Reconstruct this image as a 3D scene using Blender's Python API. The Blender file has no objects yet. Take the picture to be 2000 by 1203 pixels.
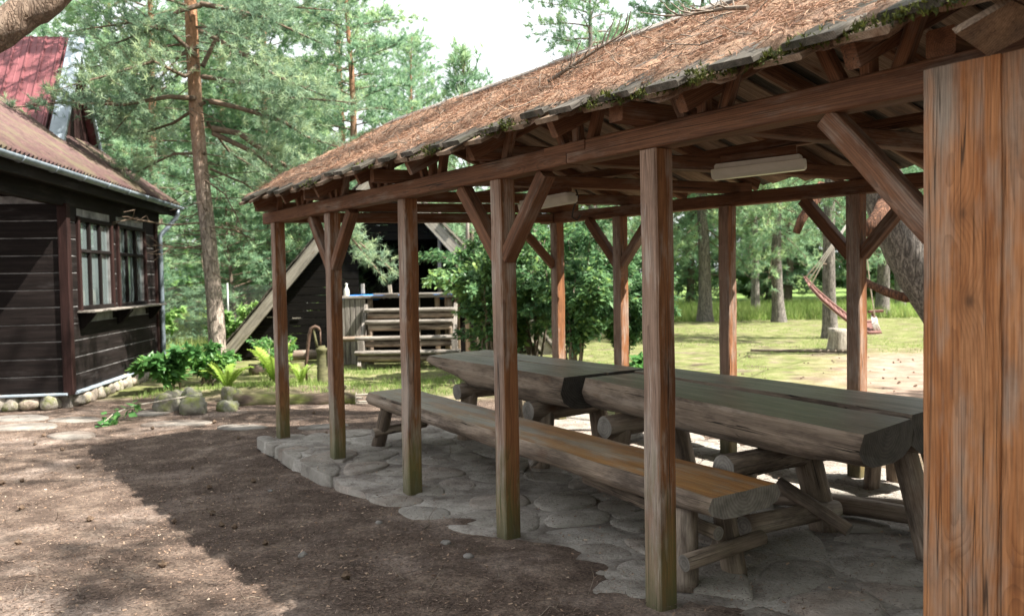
import bpy, math, random
import numpy as np
from mathutils import Vector, Matrix, noise as mnoise

R = math.radians
rng = np.random.default_rng(7)
random.seed(11)
scene = bpy.context.scene
COL = scene.collection

# ------------------------------------------------------------------ camera
PITCH, ROLL = R(2.06), R(1.0)
fwd = Vector((0, math.cos(PITCH), -math.sin(PITCH)))
r0 = Vector((1, 0, 0)); u0 = Vector((0, math.sin(PITCH), math.cos(PITCH)))
right = r0 * math.cos(ROLL) - u0 * math.sin(ROLL)
upv = u0 * math.cos(ROLL) + r0 * math.sin(ROLL)
cam_d = bpy.data.cameras.new('camera'); cam = bpy.data.objects.new('camera', cam_d); COL.objects.link(cam)
mw = Matrix.Identity(4)
for i in range(3):
    mw[i][0] = right[i]; mw[i][1] = upv[i]; mw[i][2] = -fwd[i]
mw[2][3] = 1.58
cam.matrix_world = mw
cam_d.sensor_width = 36; cam_d.lens = 30.0
cam_d.clip_start = 0.05; cam_d.clip_end = 800
cam_d.dof.use_dof = True; cam_d.dof.focus_distance = 4.6; cam_d.dof.aperture_fstop = 3.2
scene.camera = cam

# ------------------------------------------------------------------ light
SUN = Vector((0.72, -0.19, 1.0)).normalized()
world = bpy.data.worlds.new('World'); scene.world = world; world.use_nodes = True
wn = world.node_tree.nodes; wl = world.node_tree.links; wn.clear()
wo = wn.new('ShaderNodeOutputWorld'); wb = wn.new('ShaderNodeBackground')
sky = wn.new('ShaderNodeTexSky'); sky.sky_type = 'NISHITA'; sky.sun_disc = False
sky.sun_elevation = math.asin(SUN.z); sky.sun_rotation = math.atan2(SUN.x, SUN.y)
sky.dust_density = 3.0; sky.air_density = 1.0
wm = wn.new('ShaderNodeMix'); wm.data_type = 'RGBA'; wm.inputs[0].default_value = 0.85
wm.inputs[7].default_value = (7.4, 7.6, 7.8, 1)      # thin white cloud veil over the whole sky
wl.new(sky.outputs[0], wm.inputs[6]); wl.new(wm.outputs[2], wb.inputs[0])
wb.inputs[1].default_value = 0.07
wl.new(wb.outputs[0], wo.inputs[0])
sun_d = bpy.data.lights.new('sun', 'SUN'); sun_d.energy = 5.0; sun_d.angle = R(0.53); sun_d.color = (1, 0.95, 0.87)
sun = bpy.data.objects.new('sun', sun_d); COL.objects.link(sun)
sun.rotation_euler = SUN.to_track_quat('Z', 'Y').to_euler(); sun.location = SUN * 40
vs = scene.view_settings
vs.view_transform = 'Standard'; vs.look = 'None'; vs.gamma = 1; vs.exposure = 1.85; vs.use_curve_mapping = False
scene.render.engine = 'CYCLES'
scene.cycles.max_bounces = 6; scene.cycles.transparent_max_bounces = 6

# ------------------------------------------------------------------ helpers
WM = {}   # world matrix of every object by name

def props(o, label=None, cat=None, group=None, kind=None):
    if label: o['label'] = label
    if cat: o['category'] = cat
    if group: o['group'] = group
    if kind: o['kind'] = kind
    return o

def link(o, parent=None, M=None):
    COL.objects.link(o)
    M = M or Matrix.Identity(4)
    if parent:
        o.parent = parent
        o.matrix_basis = WM[parent.name].inverted() @ M
    else:
        o.matrix_basis = M
    WM[o.name] = M
    return o

def empty(name, loc, label=None, cat=None, group=None):
    o = bpy.data.objects.new(name, None)
    o.empty_display_size = .2
    link(o, None, Matrix.Translation(Vector(loc)))
    return props(o, label, cat, group)

def mesh_from(name, V, F, mats, midx=None, smooth=False, attrs=None):
    me = bpy.data.meshes.new(name)
    V = np.asarray(V, np.float32)
    if isinstance(F, np.ndarray) and F.ndim == 2:
        n, k = F.shape
        me.vertices.add(len(V)); me.vertices.foreach_set('co', V.ravel())
        me.loops.add(n * k); me.loops.foreach_set('vertex_index', F.astype(np.int32).ravel())
        me.polygons.add(n)
        me.polygons.foreach_set('loop_start', np.arange(0, n * k, k, dtype=np.int32))
        me.polygons.foreach_set('loop_total', np.full(n, k, np.int32))
        me.update(calc_edges=True)
    else:
        me.from_pydata([tuple(map(float, v)) for v in V], [], [tuple(int(i) for i in f) for f in F])
        me.update()
    for m in (mats if isinstance(mats, (list, tuple)) else [mats]):
        me.materials.append(m)
    if midx is not None: me.polygons.foreach_set('material_index', np.asarray(midx, np.int32))
    if smooth is True: me.polygons.foreach_set('use_smooth', np.ones(len(me.polygons), bool))
    elif smooth is not False: me.polygons.foreach_set('use_smooth', np.asarray(smooth, bool))
    for k, a in (attrs or {}).items():
        at = me.attributes.new(k, 'FLOAT', 'POINT'); at.data.foreach_set('value', np.asarray(a, np.float32))
    return me

def add(name, me, parent=None, M=None):
    return link(bpy.data.objects.new(name, me), parent, M)

def frame(p0, p1, up=(0, 0, 1)):
    """matrix with origin p0, local z along p0->p1, local y close to up"""
    p0 = Vector(p0); z = (Vector(p1) - p0).normalized(); up = Vector(up)
    x = up.cross(z)
    if x.length < 1e-4: x = Vector((1, 0, 0)).cross(z) if abs(z.x) < .9 else Vector((0, 1, 0)).cross(z)
    x.normalize(); y = z.cross(x)
    M = Matrix.Identity(4)
    for i in range(3):
        M[i][0] = x[i]; M[i][1] = y[i]; M[i][2] = z[i]; M[i][3] = p0[i]
    return M

def beam_mesh(name, L, w, h, mat, cham=.007, jit=.002, seg=4, seed=0):
    """squared timber, local z length, x width, y height, chamfered arrises, slightly uneven"""
    rr = random.Random(seed)
    c = min(cham, w * .3, h * .3)
    prof = [(w/2, -h/2+c), (w/2, h/2-c), (w/2-c, h/2), (-w/2+c, h/2), (-w/2, h/2-c), (-w/2, -h/2+c), (-w/2+c, -h/2), (w/2-c, -h/2)]
    V = []; F = []
    for s in range(seg + 1):
        z = L * s / seg
        dx, dy = rr.uniform(-jit, jit), rr.uniform(-jit, jit)
        for (x, y) in prof: V.append((x + dx + rr.uniform(-jit, jit) * .5, y + dy + rr.uniform(-jit, jit) * .5, z))
    for s in range(seg):
        for k in range(8):
            a = s*8+k; b = s*8+(k+1) % 8
            F.append((a, b, b+8, a+8))
    F.append(tuple(range(7, -1, -1))); F.append(tuple(seg*8+k for k in range(8)))
    return mesh_from(name, V, F, mat)

_bc = [0]
def beam(name, p0, p1, w, h, mat, parent=None, up=(0, 0, 1), cham=.007, jit=.002, seg=4):
    _bc[0] += 1
    L = (Vector(p1) - Vector(p0)).length
    return add(name, beam_mesh(name, L, w, h, mat, cham, jit, seg, _bc[0]), parent, frame(p0, p1, up))

def tube_arrays(pts, rad, n=8, cap=True, rough=0, seed=0):
    """tube along polyline pts (list of Vector) -> verts, quads list"""
    rr = random.Random(seed)
    pts = [Vector(p) for p in pts]; V = []; F = []
    xprev = None
    for i, p in enumerate(pts):
        d = (pts[min(i+1, len(pts)-1)] - pts[max(i-1, 0)]).normalized()
        if xprev is None:
            x = d.cross(Vector((0, 0, 1)))
            if x.length < .1: x = d.cross(Vector((0, 1, 0)))
        else:
            x = xprev - d * xprev.dot(d)
        x.normalize(); y = d.cross(x); xprev = x
        for k in range(n):
            a = 2*math.pi*k/n
            r_ = rad[i] * (1 + rough * rr.uniform(-1, 1))
            V.append(p + x*math.cos(a)*r_ + y*math.sin(a)*r_)
    for i in range(len(pts)-1):
        for k in range(n):
            a = i*n+k; b = i*n+(k+1) % n
            F.append((a, b, b+n, a+n))
    nside = len(F)
    if cap:
        F.append(tuple(range(n-1, -1, -1))); F.append(tuple((len(pts)-1)*n+k for k in range(n)))
    return V, F, nside

def tube(name, pts, rad, mat, parent=None, n=8, rough=0, smooth=True):
    V, F, ns = tube_arrays(pts, rad, n, True, rough, len(pts))
    o = Vector(pts[0])
    me = mesh_from(name, [v - o for v in V], F, mat, smooth=[i < ns for i in range(len(F))] if smooth else False)
    return add(name, me, parent, Matrix.Translation(o))

def log(name, p0, p1, r0_, r1_, mats, parent=None, n=14, seg=7, rough=.05, seed=None):
    """round peeled log, local z length; slot 0 side, slot 1 sawn ends"""
    _bc[0] += 1; sd = _bc[0] if seed is None else seed
    L = (Vector(p1)-Vector(p0)).length
    V = []; F = []; mi = []; sm = []
    for s in range(seg+1):
        z = L*s/seg; r_ = r0_+(r1_-r0_)*s/seg
        bx = mnoise.noise(Vector((sd*3.1, z*1.3, 0)))*.12*r_; by = mnoise.noise(Vector((sd*3.1, z*1.3, 9)))*.12*r_
        for k in range(n):
            a = 2*math.pi*k/n
            q = r_*(1+rough*2*mnoise.noise(Vector((math.cos(a)*1.4+sd, math.sin(a)*1.4, z*3))))
            V.append((math.cos(a)*q+bx, math.sin(a)*q+by, z))
    for s in range(seg):
        for k in range(n):
            a = s*n+k; b = s*n+(k+1) % n
            F.append((a, b, b+n, a+n)); mi.append(0); sm.append(True)
    F.append(tuple(range(n-1, -1, -1))); F.append(tuple(seg*n+k for k in range(n))); mi += [1, 1]; sm += [False, False]
    me = mesh_from(name, V, F, mats, mi, sm)
    return add(name, me, parent, frame(p0, p1))

def merge(parts):
    """parts: list of (V,F) lists -> V,F"""
    V = []; F = []
    for v, f in parts:
        o = len(V); V.extend(v); F.extend([tuple(i+o for i in q) for q in f])
    return V, F

def vn(x, y, seed=0):
    """value noise, numpy arrays, roughly -1..1"""
    x = np.asarray(x, float) + seed*17.3; y = np.asarray(y, float) - seed*9.1
    xi = np.floor(x); yi = np.floor(y); fx = x-xi; fy = y-yi
    fx = fx*fx*(3-2*fx); fy = fy*fy*(3-2*fy)
    def h(a, b):
        s = np.sin(a*127.1+b*311.7+seed*1.7)*43758.5453
        return (s-np.floor(s))*2-1
    return (h(xi, yi)*(1-fx)+h(xi+1, yi)*fx)*(1-fy)+(h(xi, yi+1)*(1-fx)+h(xi+1, yi+1)*fx)*fy

def fbm(x, y, seed=0, o=3):
    t = 0; a = 1
    for i in range(o):
        t = t+a*vn(np.asarray(x)*2**i, np.asarray(y)*2**i, seed+i); a *= .5
    return t

# ------------------------------------------------------------------ materials
class Mat:
    def __init__(s, name):
        s.m = bpy.data.materials.new(name); s.m.use_nodes = True
        s.n = s.m.node_tree.nodes; s.l = s.m.node_tree.links
        s.b = s.n['Principled BSDF']; s.b.inputs['Roughness'].default_value = .8
        s.b.inputs['Specular IOR Level'].default_value = .3
        s.out = s.n['Material Output']
    def node(s, t, **k):
        q = s.n.new(t)
        for a, v in k.items(): setattr(q, a, v)
        return q
    def coord(s, scale=(1, 1, 1), rand=0, loc=(0, 0, 0), rot=(0, 0, 0)):
        tc = s.node('ShaderNodeTexCoord'); mp = s.node('ShaderNodeMapping')
        mp.inputs['Scale'].default_value = scale; mp.inputs['Location'].default_value = loc; mp.inputs['Rotation'].default_value = rot
        if rand:
            oi = s.node('ShaderNodeObjectInfo'); ma = s.node('ShaderNodeVectorMath', operation='SCALE')
            cx = s.node('ShaderNodeCombineXYZ')
            for i in range(3): s.l.new(oi.outputs['Random'], cx.inputs[i])
            s.l.new(cx.outputs[0], ma.inputs[0]); ma.inputs['Scale'].default_value = rand
            ad = s.node('ShaderNodeVectorMath', operation='ADD')
            s.l.new(tc.outputs['Object'], ad.inputs[0]); s.l.new(ma.outputs[0], ad.inputs[1]); s.l.new(ad.outputs[0], mp.inputs[0])
        else:
            s.l.new(tc.outputs['Object'], mp.inputs[0])
        return mp.outputs[0]
    def noise(s, co, scale=5, detail=4, rough=.6, dist=0):
        q = s.node('ShaderNodeTexNoise'); q.inputs['Scale'].default_value = scale; q.inputs['Detail'].default_value = detail
        q.inputs['Roughness'].default_value = rough; q.inputs['Distortion'].default_value = dist
        if co is not None: s.l.new(co, q.inputs['Vector'])
        return q.outputs['Fac']
    def ramp(s, fac, stops):
        q = s.node('ShaderNodeValToRGB'); e = q.color_ramp.elements
        while len(e) > 1: e.remove(e[-1])
        for i, (p, c) in enumerate(stops):
            el = e[0] if i == 0 else e.new(p)
            el.position = p; el.color = (*c, 1) if len(c) == 3 else c
        s.l.new(fac, q.inputs[0]); return q.outputs[0]
    def mix(s, fac, a, b, mode='MIX'):
        q = s.node('ShaderNodeMix', data_type='RGBA', blend_type=mode)
        for i, v in ((0, fac), (6, a), (7, b)):
            if isinstance(v, (int, float)): q.inputs[i].default_value = v
            elif isinstance(v, tuple): q.inputs[i].default_value = (*v, 1)
            else: s.l.new(v, q.inputs[i])
        return q.outputs[2]
    def math(s, op, a, b=None, clamp=False):
        q = s.node('ShaderNodeMath', operation=op); q.use_clamp = clamp
        for i, v in ((0, a), (1, b)):
            if v is None: continue
            if isinstance(v, (int, float)): q.inputs[i].default_value = v
            else: s.l.new(v, q.inputs[i])
        return q.outputs[0]
    def maprange(s, v, a, b, c=0, d=1):
        q = s.node('ShaderNodeMapRange'); s.l.new(v, q.inputs[0])
        for i, x in zip((1, 2, 3, 4), (a, b, c, d)): q.inputs[i].default_value = x
        return q.outputs[0]
    def sep(s, which='Object'):
        tc = s.node('ShaderNodeTexCoord'); q = s.node('ShaderNodeSeparateXYZ'); s.l.new(tc.outputs[which], q.inputs[0]); return q.outputs
    def color(s, c):
        if isinstance(c, tuple): s.b.inputs['Base Color'].default_value = (*c, 1)
        else: s.l.new(c, s.b.inputs['Base Color'])
        return s
    def bump(s, h, strength=.3, dist=.01):
        q = s.node('ShaderNodeBump'); q.inputs['Strength'].default_value = strength; q.inputs['Distance'].default_value = dist
        s.l.new(h, q.inputs['Height']); s.l.new(q.outputs[0], s.b.inputs['Normal']); return s
    def rough(s, v):
        s.b.inputs['Roughness'].default_value = v; return s

def wood(name, stops, patch=None, patch_amt=(.45, .65), algae=None, grain=22, fine=90, bump=.35, knots=True, rough=.78, patch_scale=2.2,
         ring=.009, ring_amt=.55, pith=(.01, -.05), checks=.0, fade=None, sky_pale=0, kscale=(5.5, 5.5, 2.0)):
    """sawn timber: growth rings round a wandering pith, fibre streaks, knots, stain patches; local z is the grain"""
    m = Mat(name)
    x, y, z = m.sep()
    nz = m.node('ShaderNodeTexNoise'); nz.inputs['Scale'].default_value = 1.0; nz.inputs['Detail'].default_value = 2
    m.l.new(m.coord((.9, .9, .75), 40), nz.inputs['Vector'])
    sx = m.node('ShaderNodeSeparateColor'); m.l.new(nz.outputs['Color'], sx.inputs[0])
    px = m.math('ADD', m.math('ADD', x, m.math('MULTIPLY', m.math('SUBTRACT', sx.outputs[0], .5), .10)), pith[0])
    py = m.math('ADD', m.math('ADD', y, m.math('MULTIPLY', m.math('SUBTRACT', sx.outputs[1], .5), .07)), -pith[1])
    r_ = m.math('SQRT', m.math('ADD', m.math('MULTIPLY', px, px), m.math('MULTIPLY', py, py)))
    fib = m.noise(m.coord((1, 1, .02), 40), grain*3, 3, .65)
    r_ = m.math('ADD', r_, m.math('MULTIPLY', fib, ring*.55))
    if knots:
        vo = m.node('ShaderNodeTexVoronoi'); vo.inputs['Scale'].default_value = 1.0; m.l.new(m.coord(kscale, 40), vo.inputs['Vector'])
        kd = vo.outputs['Distance']
        r_ = m.math('ADD', r_, m.math('MULTIPLY', m.math('POWER', m.maprange(kd, 0, .42, 1, 0), 2), .035))
    rg = m.math('FRACT', m.math('DIVIDE', r_, ring))
    late = m.math('POWER', rg, 2.2)
    streak = m.noise(m.coord((1, 1, .06), 40), grain, 4, .6)
    c = m.ramp(streak, stops)
    if patch:
        p = m.noise(m.coord((1, 1, .20), 40), patch_scale*3, 5, .7)
        pf = m.maprange(p, patch_amt[0], patch_amt[1])
        if fade: pf = m.math('ADD', pf, m.maprange(z, fade[0], fade[1], fade[2], fade[3]), True)
        if sky_pale: pf = m.math('ADD', pf, m.math('MULTIPLY', m.maprange(m.sep('Normal')[1], -.8, -.3, 1, 0), sky_pale), True)  # local front side paler: sky light on that face put into the colour
        c = m.mix(pf, c, patch)
    c = m.mix(m.math('MULTIPLY', late, ring_amt), c, (.30, .25, .22), 'MULTIPLY')
    f = m.noise(m.coord((1, 1, .018), 40), fine*2, 3, .7)
    c = m.mix(.8, c, m.ramp(f, [(.30, (.50, .48, .46)), (.52, (1, 1, 1)), (.75, (1.18, 1.18, 1.18))]), 'MULTIPLY')
    blot = m.noise(m.coord((1, 1, .5), 40), 7, 5, .7)
    c = m.mix(.6, c, m.ramp(blot, [(.30, (.55, .52, .50)), (.5, (1, 1, 1)), (.72, (1.15, 1.12, 1.1))]), 'MULTIPLY')
    h = m.math('ADD', m.math('MULTIPLY', late, -.5), f)
    if knots:
        k = m.maprange(kd, .035, .085, 1, 0)
        c = m.mix(m.math('MULTIPLY', k, .88), c, (.03, .016, .009))
        c = m.mix(m.math('MULTIPLY', m.maprange(kd, .06, .2, 1, 0), .45), c, (.12, .05, .02))
    if checks:
        ck = m.noise(m.coord((1, 1, .012), 40), 26, 2, .5)
        gate = m.noise(m.coord((1, 1, .3), 40), 3, 2, .5)
        ckm = m.math('MULTIPLY', m.maprange(m.math('ABSOLUTE', m.math('SUBTRACT', ck, .5)), .003, .012, 1, 0), m.maprange(gate, .50, .58))
        c = m.mix(m.math('MULTIPLY', ckm, checks), c, (.012, .009, .007))
        h = m.math('SUBTRACT', h, m.math('MULTIPLY', ckm, 3))
    if algae:
        n = m.noise(m.coord((6, 6, 1.3), 30), 1.6, 6, .72)
        a = m.math('ADD', m.maprange(z, algae[0], algae[1], 1.0, -.45), m.math('MULTIPLY', m.math('SUBTRACT', n, .5), 2.6), True)
        c = m.mix(m.math('MULTIPLY', a, .72), c, algae[2])
        dk = m.math('ADD', m.maprange(z, .02, .30, .9, -.3), m.math('MULTIPLY', m.math('SUBTRACT', n, .5), 1.2), True)
        c = m.mix(m.math('MULTIPLY', dk, .6), c, (.045, .042, .03))
    m.color(c).rough(rough)
    m.bump(h, bump, .003)
    return m.m

M = {}
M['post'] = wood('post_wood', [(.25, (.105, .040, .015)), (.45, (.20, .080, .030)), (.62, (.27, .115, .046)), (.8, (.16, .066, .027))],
                 (.36, .29, .24), (.50, .68), algae=(.0, 1.0, (.10, .118, .036)), ring=.008, pith=(.03, -.03), checks=.9, sky_pale=.55)
M['beam'] = wood('beam_wood', [(.25, (.08, .037, .019)), (.45, (.155, .071, .036)), (.65, (.21, .10, .052)), (.8, (.11, .052, .029))], (.26, .205, .165), (.52, .72), ring=.008, pith=(.03, -.03), checks=.9)
M['plank'] = wood('plank_wood', [(.26, (.21, .075, .026)), (.40, (.35, .14, .050)), (.54, (.45, .21, .092)), (.66, (.30, .12, .044)), (.8, (.41, .20, .092))],
                  (.33, .265, .21), (.43, .58), grain=20, fine=110, bump=.6, patch_scale=1.1, ring=.009, ring_amt=.36, pith=(.02, -.045), checks=.8, kscale=(4, .01, 2.9))
M['roof_board'] = wood('roof_board_wood', [(.3, (.05, .043, .036)), (.5, (.11, .096, .078)), (.7, (.19, .165, .135))], (.035, .034, .022), (.42, .60), checks=.8)
M['soffit'] = wood('underside_wood', [(.3, (.15, .10, .068)), (.5, (.24, .17, .115)), (.7, (.30, .22, .155))], (.13, .10, .08), (.52, .75), checks=.5)
M['greywood'] = wood('weathered_wood', [(.28, (.13, .115, .10)), (.5, (.27, .245, .215)), (.72, (.36, .33, .295))], (.14, .12, .10), (.5, .75), bump=.6, checks=.9)
M['tabletop'] = wood('table_top_wood', [(.28, (.11, .086, .060)), (.5, (.235, .19, .138)), (.72, (.35, .295, .22))], (.13, .088, .05), (.46, .66), grain=12, bump=.5, rough=.42, ring=.014, pith=(.05, -.03), checks=1, kscale=(3, 3, 1.2))
M['benchtop'] = wood('bench_top_wood', [(.28, (.24, .10, .028)), (.5, (.40, .185, .054)), (.72, (.46, .25, .09))], (.36, .31, .25), (.46, .62), grain=12, bump=.4, rough=.45, ring=.014, pith=(.04, -.03), checks=.7, fade=(.3, 3.4, .75, -.22), kscale=(3, 3, 1.2))
M['logside'] = wood('peeled_log', [(.28, (.12, .088, .064)), (.5, (.28, .215, .16)), (.72, (.40, .335, .275))], (.10, .074, .056), (.46, .62), grain=10, bump=.7, ring=.05, ring_amt=.2, checks=1, kscale=(4, 4, 2))
M['darkwood'] = wood('dark_stained_wood', [(.3, (.007, .005, .0045)), (.55, (.014, .010, .009)), (.75, (.026, .020, .019))], (.055, .050, .050), (.56, .78), knots=False, rough=.75)
M['redwood'] = wood('dark_red_post', [(.3, (.016, .008, .007)), (.6, (.034, .016, .014)), (.8, (.055, .028, .025))], None, knots=False, rough=.75)
M['blackwood'] = wood('charred_wood', [(.3, (.005, .0045, .004)), (.6, (.011, .0095, .008)), (.8, (.02, .017, .015))], None, knots=False, rough=.9)
M['paleboard'] = wood('pale_barge_wood', [(.3, (.20, .18, .15)), (.5, (.38, .345, .29)), (.7, (.47, .43, .365))], (.24, .23, .13), (.55, .75), checks=.6)

for k in ('darkwood', 'redwood', 'blackwood'): M[k].node_tree.nodes['Principled BSDF'].inputs['Specular IOR Level'].default_value = .12

def end_grain(name, a, b):
    m = Mat(name); x, y, z = m.sep()
    r_ = m.math('SQRT', m.math('ADD', m.math('POWER', x, 2), m.math('POWER', y, 2)))
    n = m.noise(m.coord((1, 1, 1), 20), 9, 4)
    w = m.math('SINE', m.math('ADD', m.math('MULTIPLY', r_, 330), m.math('MULTIPLY', n, 16)))
    c = m.ramp(m.maprange(w, -1, 1), [(0, a), (1, b)])
    c = m.mix(.7, c, m.ramp(m.noise(m.coord((1, 1, 1), 20), 14, 5), [(.3, (.35, .34, .33)), (.6, (1, 1, 1))]), 'MULTIPLY')
    m.color(c).bump(n, .4, .006); return m.m
M['logend'] = end_grain('log_end_grain', (.20, .178, .155), (.27, .24, .205))
M['darkend'] = end_grain('dark_end_grain', (.05, .043, .037), (.085, .074, .063))

def simple(name, c1, c2, scale=6, rough=.8, bump=0, metal=0, detail=5, dist=.01, stretch=(1, 1, 1), spec=.3, rand=10):
    m = Mat(name)
    n = m.noise(m.coord(stretch, rand), scale, detail, .65)
    m.color(m.ramp(n, [(.3, c1), (.7, c2)])).rough(rough)
    m.b.inputs['Metallic'].default_value = metal; m.b.inputs['Specular IOR Level'].default_value = spec
    if bump: m.bump(n, bump, dist)
    return m.m

M['zinc'] = simple('zinc_gutter', (.11, .14, .165), (.25, .29, .325), 5, .45, .1, .35)
M['flash'] = simple('pale_flashing', (.30, .36, .41), (.44, .50, .55), 4, .45, 0, .15)
M['chink'] = simple('pale_chinking', (.06, .057, .055), (.30, .29, .285), 4, .9)
M['rust'] = simple('rusty_iron', (.05, .028, .02), (.13, .08, .055), 20, .7, .3)
M['tarp'] = simple('blue_tarp', (.02, .12, .40), (.04, .24, .62), 5, .4)
M['whiteplastic'] = simple('old_white_plastic', (.55, .55, .50), (.72, .72, .67), 8, .4)
M['diffuser'] = simple('lamp_cover', (.55, .55, .47), (.70, .70, .62), 5, .3, spec=.5)
M['wire'] = simple('wire', (.16, .17, .16), (.26, .27, .25), 8, .5, 0, .6)
M['cable'] = simple('cable', (.02, .02, .02), (.035, .035, .03), 8, .6)
M['rope'] = simple('rope', (.50, .47, .42), (.64, .60, .55), 40, .9, .3)
M['hammock'] = simple('hammock_slats', (.09, .038, .03), (.17, .08, .065), 12, .7)
M['core'] = simple('dark_core', (.012, .011, .010), (.02, .018, .016), 6, .9)
M['cone'] = simple('pine_cone', (.055, .035, .022), (.16, .11, .075), 60, .9)
M['pebble'] = simple('pebble', (.10, .09, .08), (.24, .22, .20), 30, .85, .2)
M['twig'] = simple('dry_twig', (.10, .075, .055), (.24, .195, .155), 30, .9)

def stone_mat(name, cols, moss=0, scale=7):
    m = Mat(name)
    n = m.noise(m.coord((1, 1, 1), 30), scale, 6, .65); n2 = m.noise(m.coord((1, 1, 1), 30), scale*9, 3, .7)
    c = m.ramp(n, [(.28, cols[0]), (.5, cols[1]), (.72, cols[2])])
    c = m.mix(.6, c, m.ramp(n2, [(.32, (.42, .41, .40)), (.52, (1, 1, 1)), (.7, (1.15, 1.15, 1.15))]), 'MULTIPLY')
    oi = m.node('ShaderNodeObjectInfo')
    c = m.mix(.55, c, m.ramp(oi.outputs['Random'], [(0, (.72, .70, .68)), (.3, (1, .97, .93)), (.5, (.62, .56, .52)), (.7, (1.0, .80, .70)), (.85, (.85, .87, .90)), (1, (1.25, 1.22, 1.18))]), 'MULTIPLY')
    if moss:
        k = m.noise(m.coord((1, 1, 1), 30), scale*.7, 5, .7)
        c = m.mix(m.maprange(k, .52-moss*.2, .72-moss*.2), c, (.15, .17, .045))
    dust = m.noise(m.coord(), 2.1, 5, .65)
    c = m.mix(m.maprange(dust, .44, .60, 0, .65), c, (.30, .275, .24))
    m.color(c).rough(.9).bump(m.math('ADD', n, m.math('MULTIPLY', n2, .6)), 1.0, .022); return m.m
M['flag'] = stone_mat('flagstone', [(.15, .133, .115), (.28, .255, .225), (.41, .38, .345)])
M['pathstone'] = stone_mat('path_stone', [(.10, .088, .076), (.165, .148, .13), (.235, .212, .188)])
M['boulder'] = stone_mat('mossy_boulder', [(.10, .098, .078), (.19, .185, .15), (.30, .285, .24)], .5, 9)
M['plinth'] = stone_mat('plinth_stone', [(.22, .19, .16), (.38, .34, .29), (.50, .46, .41)], .12)
mm_ = Mat('sandy_joint'); mn1 = mm_.noise(mm_.coord(), 2.3, 6, .65); mn2 = mm_.noise(mm_.coord(), 60, 5, .75)
mc_ = mm_.ramp(mn1, [(.32, (.085, .066, .055)), (.45, (.21, .185, .162)), (.62, (.40, .37, .33))])
mm_.color(mm_.mix(.7, mc_, mm_.ramp(mn2, [(.3, (.45, .43, .42)), (.55, (1, 1, 1)), (.75, (1.3, 1.28, 1.25))]), 'MULTIPLY')).rough(.95).bump(mn2, .7, .015); M['mortar'] = mm_.m

def leaf_mat(name, c1, c2, c3, trans=.35, rough=.55):
    """tint attribute picks the colour of each tuft / leaf"""
    m = Mat(name); at = m.node('ShaderNodeAttribute', attribute_name='tint')
    oi = m.node('ShaderNodeObjectInfo')
    f = m.math('ADD', at.outputs['Fac'], m.math('MULTIPLY', m.math('SUBTRACT', oi.outputs['Random'], .5), .25), True)
    c = m.ramp(f, [(0, c1), (.5, c2), (1, c3)])
    m.color(c).rough(rough); m.b.inputs['Specular IOR Level'].default_value = .35
    tr = m.node('ShaderNodeBsdfTranslucent'); m.l.new(c, tr.inputs[0])
    mx = m.node('ShaderNodeMixShader'); mx.inputs[0].default_value = trans
    m.l.new(m.b.outputs[0], mx.inputs[1]); m.l.new(tr.outputs[0], mx.inputs[2]); m.l.new(mx.outputs[0], m.out.inputs[0])
    return m.m
M['needle'] = leaf_mat('pine_needles', (.09, .165, .115), (.235, .345, .23), (.43, .52, .29), .5)
M['needle_far'] = leaf_mat('far_pine_needles', (.10, .20, .125), (.27, .42, .25), (.48, .60, .30), .55)
M['elder'] = leaf_mat('shrub_leaves', (.06, .14, .06), (.14, .26, .11), (.32, .45, .12), .45, .4)
M['fern'] = leaf_mat('fern_fronds', (.16, .27, .04), (.25, .38, .06), (.34, .46, .09), .45)
M['herb'] = leaf_mat('herb_leaves', (.06, .16, .05), (.11, .26, .075), (.25, .42, .10), .45, .4)
M['grass'] = leaf_mat('grass_blades', (.13, .20, .05), (.24, .34, .09), (.40, .44, .16), .45)
M['moss'] = leaf_mat('moss_tufts', (.03, .04, .012), (.085, .10, .018), (.17, .18, .035), .1, .9)
M['broad'] = leaf_mat('broad_leaves', (.13, .26, .085), (.25, .42, .13), (.42, .55, .20), .55)
M['drynd'] = leaf_mat('dry_needles', (.10, .05, .032), (.28, .145, .085), (.46, .32, .215), .1, .8)
M['groundnd'] = leaf_mat('ground_needles', (.05, .036, .03), (.15, .10, .076), (.34, .25, .195), .1, .8)
M['chips'] = leaf_mat('leaf_chips', (.13, .085, .06), (.30, .20, .135), (.52, .42, .32), .1, .8)

def bark(name, lo, hi, orange=None, oz=(3, 6)):
    m = Mat(name)
    q1 = m.noise(m.coord((1, 1, .20), 12), 17, 3, .55, .9); q2 = m.noise(m.coord((1, 1, .45), 12), 30, 2, .5, .6)
    e = m.math('MINIMUM', m.math('ABSOLUTE', m.math('SUBTRACT', q1, .5)), m.math('ADD', m.math('ABSOLUTE', m.math('SUBTRACT', q2, .5)), .03))
    e = m.math('MULTIPLY', e, 3.2)
    n = m.noise(m.coord((1, 1, .35), 12), 34, 6, .75)
    c = m.mix(m.maprange(e, 0, .30), lo, hi)
    c = m.mix(.7, c, m.ramp(n, [(.3, (.32, .30, .29)), (.65, (1.2, 1.17, 1.15))]), 'MULTIPLY')
    if orange:
        z = m.sep()[2]; b = m.noise(m.coord((1, 1, .4), 12), 3, 3)
        k = m.maprange(m.math('ADD', z, m.math('MULTIPLY', b, 2.5)), oz[0]+1.2, oz[1]+1.2)
        c = m.mix(k, c, m.mix(m.maprange(n, .35, .65), orange, tuple(x*.5 for x in orange)))
    m.color(c).rough(.95).bump(m.math('ADD', m.math('MINIMUM', e, .25), m.math('MULTIPLY', n, .15)), .9, .03); return m.m
M['bark'] = bark('pine_bark', (.15, .12, .10), (.44, .37, .31), (.42, .225, .125), (2.6, 6))
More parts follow.
